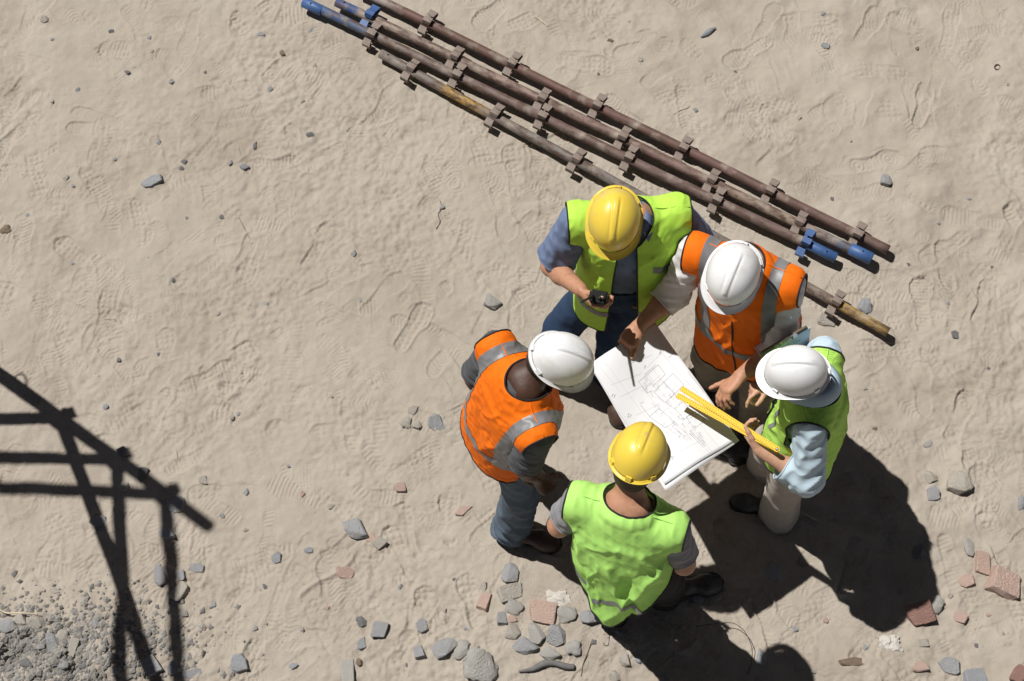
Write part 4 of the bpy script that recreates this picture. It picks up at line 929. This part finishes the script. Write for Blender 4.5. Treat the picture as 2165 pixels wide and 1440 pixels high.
# ------------------------------------------------------------------ the building plan
m_paper = mat('drawing_paper', (.82, .825, .86), .75, (.84, .845, .88), 3, .5, bump=.12, bscale=7, spec=.2, trans=.12, bdist=.01)
m_ink = mat('grey_ink', (.20, .21, .26), .8); m_ink2 = mat('faint_ink', (.45, .46, .51), .8)
PC = [P(1245, 770, 1.06), P(1385, 680, 1.06), P(1560, 925, 1.01), P(1405, 1025, .975)]
def sheet_pt(u, v, off=0., lift=0.):
    a = PC[0] * (1 - u) + PC[1] * u; b = PC[3] * (1 - u) + PC[2] * u; p = a * (1 - v) + b * v
    z = -.022 * math.sin(math.pi * v) * (1 - .3 * u) + .010 * math.sin(v * 7 + u * 4) + .005 * math.sin(u * 9 - v * 3) - .02 * (max(0, .12 - v) / .12) ** 2 * (1 - u) * .6
    return p + A(0, 0, z + lift) + off
def sheet(off, nu=26, nv=40, lift=0., cut=0):
    V = [sheet_pt(i / nu, j / nv, off, lift) for j in range(nv + 1) for i in range(nu + 1)]
    F = [[j * (nu + 1) + i, j * (nu + 1) + i + 1, (j + 1) * (nu + 1) + i + 1, (j + 1) * (nu + 1) + i] for j in range(nv) for i in range(nu)]
    return np.array(V), F
porg = PC[0] * .5 + PC[2] * .5
plan = empty('building_plan', porg, 'large white building plan sheet held open between the five workers', 'plan')
o = obj('sheet', *sheet(A(0, 0, 0)), m_paper, plan, porg); o.modifiers.new('t', 'SOLIDIFY').thickness = .0004
V, F = sheet(A(0, 0, -.004)); uu = np.tile(np.arange(27) / 26, 41); vv = np.repeat(np.arange(41) / 40, 27)
V = V + (vv ** 2)[:, None] * ((1 - uu)[:, None] * A(.004, -.026, -.004) + uu[:, None] * A(.008, -.007, -.004))
o = obj('sheet', V, F, m_paper, plan, porg); setp(o, label='second plan sheet sticking out below the first'); o.modifiers.new('t', 'SOLIDIFY').thickness = .0004
c0, e1, e2 = A(1245, 770), A(140, -90), A(160, 255); Mi = np.linalg.inv(np.stack([e1, e2], 1))
def uv(zx, zy): return Mi @ (A(1200 + zx / 3.6, 660 + zy / 3.6) - c0)      # from the enlarged photograph
def stroke(pts, w, parts):
    p = [np.asarray(x, float) for x in pts]
    for a, b in zip(p[:-1], p[1:]):
        n = max(1, int(np.linalg.norm(b - a) / .06)); d = nrm(sheet_pt(*b) - sheet_pt(*a)); s = np.cross(d, A(0, 0, 1)) * w / 2
        for k in range(n):
            q0, q1 = a + (b - a) * k / n, a + (b - a) * (k + 1) / n
            if min(q0.min(), q1.min()) < .005 or max(q0.max(), q1.max()) > .995: continue
            A0, A1 = sheet_pt(*q0, lift=.0011), sheet_pt(*q1, lift=.0011); parts.append((np.array([A0 - s, A1 - s, A1 + s, A0 + s]), [[0, 1, 2, 3]]))
Z_ = lambda *l: [uv(*q) for q in l]
dark, faint = [], []
for l in [[(537, 525), (685, 395), (735, 470), (640, 560)], [(580, 470), (665, 395)], [(760, 350), (795, 318), (880, 400)], [(895, 470), (1010, 640), (1025, 625)], [(550, 690), (578, 678)], [(553, 700), (620, 790), (735, 885), (748, 876)],
          [(780, 880), (870, 965), (892, 948), (806, 866), (780, 880)], [(650, 600), (722, 530), (800, 622), (735, 690), (650, 600)], [(722, 530), (790, 470), (868, 565), (800, 622)], [(800, 622), (860, 690), (800, 740), (735, 690)],
          [(860, 690), (930, 780), (870, 830), (800, 740)], [(620, 790), (690, 730), (800, 850), (735, 885)], [(880, 810), (960, 770), (1010, 850), (940, 905), (880, 810)], [(900, 830), (965, 790)], [(537, 525), (600, 610), (640, 590)],
          [(900, 940), (1055, 1110)], [(905, 925), (1070, 1105)], [(1150, 880), (1190, 920)], [(1010, 500), (1000, 560), (1030, 600)], [(370, 740), (440, 830)], [(385, 745), (470, 850)]]:
    stroke(Z_(*l), .0012, dark)
for l in [[(590, 470), (780, 740), (1050, 1100)], [(606, 462), (796, 730), (1066, 1090)], [(210, 380), (400, 610)], [(250, 345), (700, 930)], [(290, 640), (480, 880)], [(310, 625), (505, 870)], [(330, 560), (545, 470)], [(400, 645), (600, 540)],
          [(520, 775), (680, 705)], [(820, 1090), (985, 1000)], [(600, 415), (770, 250)], [(700, 290), (900, 560), (1250, 960)], [(640, 420), (850, 700), (1120, 1060)], [(450, 400), (640, 320)], [(560, 560), (900, 1010)], [(680, 640), (800, 800)], [(760, 560), (900, 740)], [(840, 480), (1010, 700)],
          [(700, 470), (560, 600)], [(900, 600), (700, 780)], [(960, 680), (780, 850)], [(1000, 760), (860, 900)], [(930, 560), (1000, 650)]]:
    stroke(Z_(*l), .0009, faint)
rp_ = random.Random(4)
for k in range(170):                                                    # furniture, notes and dimensions too small to read
    x, y = rp_.uniform(0, 1), rp_.uniform(0, 1); q = uv(590 + 300 * x + 190 * y - 60, 450 + 120 * x + 480 * y)
    for j in range(rp_.choice([1, 2, 3])):
        a = q + A(.0, .012 * j); stroke([a, a + A(rp_.uniform(.012, .035), rp_.uniform(-.004, .004))], .0011, faint)
GLY = {'1': [[(.2, .75), (.5, 1), (.5, 0)]], '2': [[(0, .8), (.3, 1), (.7, .9), (.65, .6), (0, 0), (.75, 0)]], '5': [[(.7, 1), (.1, 1), (.05, .55), (.5, .6), (.7, .3), (.4, 0), (0, .1)]], 'E': [[(.7, 1), (0, 1), (0, 0), (.7, 0)], [(0, .5), (.55, .5)]], 'F': [[(.7, 1), (0, 1), (0, 0)], [(0, .55), (.5, .55)]]}
for txt, zx, zy in (('11', 370, 628), ('12', 492, 770), ('15', 800, 1110), ('E', 706, 293), ('F', 590, 402)):
    c = uv(zx, zy); ex, ey = uv(zx - 16, zy - 5) - c, uv(zx - 7, zy + 24) - c       # the writing stands on its head as seen from here
    for k, ch in enumerate(txt):
        for st in GLY[ch]: stroke([c + ex * (x + k * 1.0) + ey * -(y - 1) * 1.0 for x, y in st], .0017, dark)
for nm, pp, mm in (('printed_lines', dark, m_ink), ('printed_lines', faint, m_ink2)):
    o = obj(nm, *joined(pp), mm, plan, porg, False); o['kind'] = 'stuff'

# ------------------------------------------------------------------ folding ruler
def m_rule():
    m = mat('yellow_rule', (.80, .49, .006), .6, (.84, .54, .01), 20, .5); nt = m.node_tree; N = nt.nodes; L = nt.links; b = N['Principled BSDF']
    src = b.inputs['Base Color'].links[0].from_socket; tc = [n for n in N if n.type == 'TEX_COORD'][0]; sp = N.new('ShaderNodeSeparateXYZ'); L.new(tc.outputs['Object'], sp.inputs[0])
    def mth(op, a, bb=None):
        n = N.new('ShaderNodeMath'); n.operation = op
        for i, v in enumerate((a, bb)):
            if v is None: continue
            if isinstance(v, (int, float)): n.inputs[i].default_value = v
            else: L.new(v, n.inputs[i])
        return n.outputs[0]
    tick = mth('LESS_THAN', mth('FRACT', mth('MULTIPLY', sp.outputs[0], 1 / .0105)), .27)
    row = mth('LESS_THAN', mth('ABSOLUTE', mth('SUBTRACT', mth('ABSOLUTE', sp.outputs[1]), .0062)), .0016)
    fine = mth('MULTIPLY', mth('LESS_THAN', mth('FRACT', mth('MULTIPLY', sp.outputs[0], 1 / .005)), .2), mth('GREATER_THAN', mth('ABSOLUTE', sp.outputs[1]), .0098))
    f = mth('MAXIMUM', mth('MULTIPLY', tick, row), fine)
    mx = N.new('ShaderNodeMix'); mx.data_type = 'RGBA'; L.new(f, mx.inputs[0]); L.new(src, mx.inputs[6]); mx.inputs[7].default_value = (.03, .025, .01, 1); L.new(mx.outputs[2], b.inputs['Base Color'])
    return m
RULE = m_rule(); m_met = mat('bright_metal', (.6, .6, .6), .3, metal=1.)
hg = P(1643, 950, 1.150); rl = empty('folding_ruler', hg, 'yellow folding ruler with black ticks held over the plan', 'ruler')
def bar_mesh(L, w, t):
    V = []; F = []; n = 10
    out = [(L * k / 20, w) for k in range(21)] + [(L, -w)] + [(L * (20 - k) / 20, -w) for k in range(1, 21)] + [(-w * math.sin(a), -w * math.cos(a)) for a in np.linspace(.2, math.pi - .2, 7)]
    m_ = len(out); V = [(x, y, z) for z in (-t, t) for x, y in out]
    return np.array(V), [list(range(m_))[::-1], list(range(m_, 2 * m_))] + [[i, (i + 1) % m_, m_ + (i + 1) % m_, m_ + i] for i in range(m_)]
for tip, dz in (((1440, 821, 1.112), .0024), ((1431, 835, 1.105), -.0024)):
    d = P(*tip) - hg; L = np.linalg.norm(d); x = d / L; z = nrm(A(.05, -.3, 1) - x * (A(.05, -.3, 1) @ x)); y = np.cross(z, x)
    o = inst('ruler_leg', mesh('ruler_leg', *bar_mesh(L, .0118, .0019), RULE, False), rl); o.matrix_basis = Matrix(((x[0], y[0], z[0], z[0] * dz), (x[1], y[1], z[1], z[1] * dz), (x[2], y[2], z[2], z[2] * dz), (0, 0, 0, 1)))
v, f = tube(np.array([z * -.006, z * .0065]), .0065, 16); obj('rivet', v, f, m_met, rl)

# ------------------------------------------------------------------ clipboard
m_board = mat('brown_hardboard', (.10, .075, .05), .6, (.14, .105, .075), 20, .5); m_bluep = mat('pale_blue_paper', (.50, .62, .74), .8, (.54, .66, .77), 6, .5)
a, b = P(1604, 748, 1.31), P(1712, 685, 1.31); cx = nrm(b - a); mid = (a + b) / 2; dn = nrm(A(.16, -.10, -1) - cx * (A(.16, -.10, -1) @ cx)); nn = np.cross(dn, cx); nn = nn * (1 if nn @ A(.5, -.8, .2) > 0 else -1)
cb = empty('clipboard', mid, 'brown clipboard with pale blue paper held upright behind the white helmet of the woman in the mesh vest', 'clipboard')
cb['label'] = 'brown clipboard with pale blue paper tucked upright behind the right white hard hat'
def plate(w0, w1, h0, h1, off, t, r=.012):
    out = []
    for cxx, cyy, a0 in ((w1 - r, h0 + r, -90), (w1 - r, h1 - r, 0), (w0 + r, h1 - r, 90), (w0 + r, h0 + r, 180)):
        out += [(cxx + r * math.cos(R_(a0 + k * 22.5)), cyy + r * math.sin(R_(a0 + k * 22.5))) for k in range(5)]
    n = len(out); V = [cx * x + dn * y + nn * (off + z) for z in (-t, t) for x, y in out]
    return np.array(V), [list(range(n))[::-1], list(range(n, 2 * n))] + [[i, (i + 1) % n, n + (i + 1) % n, n + i] for i in range(n)]
obj('board', *plate(-.112, .112, 0, .31, 0, .004), m_board, cb, smooth=False)
obj('paper_sheet', *plate(-.095, .125, .018, .30, .006, .0012, .001), m_bluep, cb, smooth=False)
cl = obj('clip', *plate(-.055, .055, -.006, .016, .008, .004, .004), m_met, cb, smooth=False)
v, f = tube([cx * x + dn * y + nn * .014 for x, y in ((-.03, .012), (-.03, -.02), (.0, -.03), (.03, -.02), (.03, .012))], .0022, 8); obj('spring_wire', v, f, m_met, cl)
pp = []
for k in range(9):
    y = .04 + .016 * k; x = -.02 + .01 * (k % 3); p = [cx * (x + .006 * j) + dn * (y + .003 * math.sin(j * 2.1 + k)) + nn * .0078 for j in range(12 + k % 4)]; pp.append(tube(p, .0007, 4))
o = obj('handwriting', *joined(pp), mat('blue_ink', (.03, .05, .2), .7), cb); o['kind'] = 'stuff'

# ------------------------------------------------------------------ radio
m_blk = mat('black_plastic', (.012, .013, .012), .38, (.02, .022, .02), 30, .5, bump=.2, bscale=120)
rt = P(1264, 629, 1.40); ra = nrm(A(-.12, -.42, .9)); rx = nrm(A(1, -.25, 0) - ra * (A(1, -.25, 0) @ ra)); ry = np.cross(ra, rx)
rd = empty('walkie_talkie', rt - ra * .06, 'black walkie talkie with short aerial gripped in the bare hand', 'radio')
def bevbox(c, ax, h, bv):
    bm = bmesh.new(); V, F = box((0, 0, 0), np.eye(3), h); vs = [bm.verts.new(x) for x in V]
    for q in F: bm.faces.new([vs[i] for i in q])
    bmesh.ops.recalc_face_normals(bm, faces=bm.faces); bmesh.ops.bevel(bm, geom=list(bm.edges), offset=bv, segments=2, affect='EDGES'); V = np.array([v.co[:] for v in bm.verts]); F = [[v.index for v in q.verts] for q in bm.faces]; bm.free()
    return np.asarray(c) + V @ np.asarray(ax), F
ro = rt - ra * .06
obj('casing', *bevbox(rt - ra * .055, [rx, ry, ra], (.037, .027, .055), .008), m_blk, rd, ro, False)
tipp = P(1229, 639, 1.535); an = rt - rx * .022; pts = [an - ra * .004, an + ra * .012, an + (tipp - an) * .25, tipp]
v, f = tube(pts, [.0075, .0075, .0055, .004], 12); obj('aerial', v, f, m_blk, rd, ro)
for k, rr in ((.008, .007), (.021, .0055)):
    v, f = tube([rt + rx * k, rt + rx * k + ra * .011], rr, 12); obj('knob', v, f, m_blk, rd, ro)
obj('grille', *bevbox(rt - ra * .04 - ry * .0275, [rx, ry, ra], (.02, .002, .022), .001), mat('grille', (.03, .03, .03), .6), rd, ro, False)

# ------------------------------------------------------------------ scaffold beside the yard, out of the picture; its shadow falls in at the left
def sh(px, py, z): return P(px, py, 0) - SUN * z
top, low = sh(440, 1112, 3.25), sh(0, 792, 1.2)
dv = (top - low) / (top[2] - low[2]); foot_ = low - dv * low[2]; at = lambda z: foot_ + dv * z
m_sc = tube_m[2]; sf = empty('scaffold_tower', foot_, 'scaffold tower corner whose shadow falls across the sand at lower left', 'scaffold')
def pole(name, a, b, r=.032):
    d = b - a; L = np.linalg.norm(d); o = inst(name, pipe_mesh(L, r, r - .004, m_sc, 9), sf, (a + b) / 2 - foot_); o.rotation_euler = Vector(d).to_track_quat('X', 'Z').to_euler(); return o
pole('standard', foot_, top)
nodes = []
for px in (130, 250, 352):
    zz = np.linspace(1.2, 3.25, 400); pxs = [((at(z) + SUN * z)) for z in zz]
    k = int(np.argmin([abs((IW / 2 + FPX * (p - _C)[0] / ((p - _C) @ _FW)) - px) for p in pxs])); nodes.append((at(zz[k]), zz[k]))
ends = []
for (n, z), lx, tx in zip(nodes, ((-600, 903), (-600, 958), (-600, 1003)), ((430, 1715), (276, 1715), (398, 1715))):
    pole('ledger', n, sh(*lx, z), .030); pole('transom', n, sh(*tx, z), .030); ends.append((sh(*lx, z), sh(*tx, z)))
    for s in range(4):
        o = inst('coupler', strap_me[1], sf, n - foot_, (R_(20 + 90 * s), 0, 0)); q = Vector(dv).to_track_quat('X', 'Z').to_matrix() @ Matrix.Rotation(R_(20 + 90 * s), 3, 'X'); o.rotation_euler = q.to_euler(); o.scale = (1.3, .9, .8)
    obj('wedge', *box(n + A(.03, .04, .02), [nrm(A(1, .4, .3)), nrm(A(-.4, 1, 0)), nrm(A(-.3, 0, 1))], (.02, .008, .07)), m_steel, sf, foot_, False)
pole('brace', sh(-300, 585, 1.1), sh(158, 912, nodes[0][1] + .05), .024)
for p in (ends[1][0], ends[1][1]): pole('standard', A(p[0], p[1], 0), A(p[0], p[1], 3.3))
w = [sh(45 + 14 * math.cos(t), 815 + 24 * math.sin(t), 1.5 + .05 * t) for t in np.linspace(0, 7, 24)] + [at(1.55)]
v, f = tube(w, .005, 6); obj('tie_wire', v, f, m_steel, sf, foot_)

# ------------------------------------------------------------------ litter on the sand
def on(px, py, h=.004): p = P(px, py); p[2] = gz(p[0], p[1]) + h; return p
def strand(name, pts, r, mt, label, cat, h=.004, flat=1.):
    p = np.array([on(*q[:2], q[2] if len(q) > 2 else h) for q in pts]); t = np.linspace(0, len(p) - 1, len(p) * 5); i = np.minimum(t.astype(int), len(p) - 2); p = p[i] + (p[i + 1] - p[i]) * (t - i)[:, None]; p = smooth_loop(p, 4, False)
    rr = np.interp(np.linspace(0, 1, len(p)), np.linspace(0, 1, len(r)), r); v, f = tube(p, rr, 7); return setp(obj(name, v, f, mt), label, cat)
m_wood = mat('grey_wood', (.10, .10, .105), .85, (.19, .18, .175), 40, .6, bump=.6, bscale=80, stretch=(1, 1, 1)); m_straw = mat('dry_straw', (.50, .42, .29), .8, (.58, .5, .37), 30, .5); m_wire = mat('dark_wire', (.06, .05, .045), .6); m_tw = mat('twig', (.16, .12, .085), .9)
strand('stick', [(1097, 1421), (1128, 1416), (1152, 1403), (1175, 1404), (1196, 1411), (1214, 1412)], [.004, .012, .017, .013, .015, .013], m_wood, 'dark grey bent stick at the bottom edge below the rubble', 'stick', .008)
strand('twig', [(1252, 1352), (1243, 1380), (1232, 1405), (1228, 1430)], [.001, .0025, .002, .001], m_tw, 'thin brown twig right of the bent stick', 'twig')
strand('wire', [(1470, 1327, .01), (1512, 1322, .03), (1548, 1320, .05), (1572, 1340, .06), (1588, 1375, .05), (1588, 1405, .02), (1580, 1425, .002)], [.0017, .0017], m_wire, 'long curved wire springing out of the front worker\'s shadow', 'wire')
strand('wire', [(1287, 1325), (1288, 1350), (1286, 1366), (1279, 1367), (1275, 1360)], [.0015, .0015], m_wire, 'short hooked wire near the left black boot', 'wire')
strand('wood_splinter', [(1694, 1085), (1712, 1094), (1727, 1101)], [.002, .0045, .006], m_straw, 'pale wood splinter beside the beige trouser hem', 'splinter', .006)
strand('wood_splinter', [(1131, 36), (1145, 46), (1160, 58)], [.002, .005, .002], m_straw, 'pale wood splinter on the sand above the tubes', 'splinter')
strand('straw', [(1456, 209), (1458, 226), (1450, 230), (1436, 234), (1424, 243)], [.001, .002, .0012], m_straw, 'broken straw with a dry leaf on the sand above the orange vest', 'straw')
strand('straw', [(372, 952), (375, 968)], [.0012, .0012], m_straw, 'short straw right of the scaffold shadow', 'straw')
strand('straw', [(218, 672), (245, 673), (268, 702)], [.0012, .001], m_straw, 'bent straw on the sand left of the middle', 'straw')
strand('stick', [(-5, 1288), (18, 1302), (45, 1304), (92, 1307)], [.003, .004, .004, .002], m_straw, 'pale stick along the top of the rubble heap', 'stick', .03)
strand('wire', [(930, 425), (935, 440), (925, 455), (932, 470), (922, 485)], [.0015, .0015], m_wire, 'squiggle of wire on the sand left of the yellow tube', 'wire')
strand('twig', [(505, 460), (515, 480), (528, 505)], [.001, .0012, .001], m_tw, 'thin twig lying on the open sand left of the middle', 'twig')
m_wp = mat('white_waste_paper', (.45, .42, .38), .8, (.56, .53, .49), 20, .5)
def crumple(px, py, w, h, seed, label):
    c = on(px, py, .004); s = pxscale(c); n = 22; V = []; F = []
    for j in range(n):
        for i in range(n): V.append((i / (n - 1) - .5, j / (n - 1) - .5, 0))
    V = np.array(V); r = np.hypot(V[:, 0], V[:, 1]); V[:, :2] *= (1 + .18 * waves(V, 9, seed))[:, None]
    V = V * A(w / s, h / s, 1); q = V / A(w / s, h / s, 1); V[:, 2] = np.abs(waves(q, 5, seed + 1)) * .016 * np.clip(1.1 - 1.6 * r, 0, 1) + np.abs(waves(q, 11, seed + 2)) * .005 * np.clip(1.2 - 1.6 * r, 0, 1); V[:, :2] += .006 * np.stack([waves(q, 14, seed + 3), waves(q, 14, seed + 4)], 1)
    F = [[j * n + i, j * n + i + 1, (j + 1) * n + i + 1, (j + 1) * n + i] for j in range(n - 1) for i in range(n - 1)]
    o = setp(obj('crumpled_paper', V, F, m_wp, None, None, False), label, 'waste paper'); o.location = tuple(c); o.modifiers.new('t', 'SOLIDIFY').thickness = .0008
crumple(1180, 1270, 46, 36, 3, 'crumpled white paper above the large pink brick'); crumple(1880, 1362, 44, 34, 8, 'crumpled white paper below the tip of the group shadow')
c = on(2107, 145, .004); ring = [c + A(.014 * math.cos(t), .014 * math.sin(t), .002 * math.sin(t)) for t in np.arange(0, 6.28, .3)]; v, f = tube(np.array(ring), .003, 6, True); setp(obj('metal_ring', v, f, m_wire), 'small dark metal ring at the upper right of the sand', 'ring')
n = 14; V = []; c = on(1497, 70, .003)
for j in range(n):
    t = j / (n - 1) * 2 - 1; wv = .016 * (1 - abs(t) ** 1.5)
    for i in range(7): u_ = i / 3 - 1; V.append(c + A(.05 * t * .85 - .0 * u_, .05 * t * .55 + wv * u_ * 1.2, .004 + .012 * (1 - abs(u_)) * (1 - t * t) + .006 * max(0, t)))
lf = setp(obj('dry_leaf', np.array(V), [[j * 7 + i, j * 7 + i + 1, (j + 1) * 7 + i + 1, (j + 1) * 7 + i] for j in range(n - 1) for i in range(6)], mat('blue_grey_leaf', (.16, .17, .19), .6, (.26, .27, .29), 40, .6), None, None, True), 'folded blue grey leaf alone on the sand at the top right of the tubes', 'leaf'); lf.modifiers.new('t', 'SOLIDIFY').thickness = .001
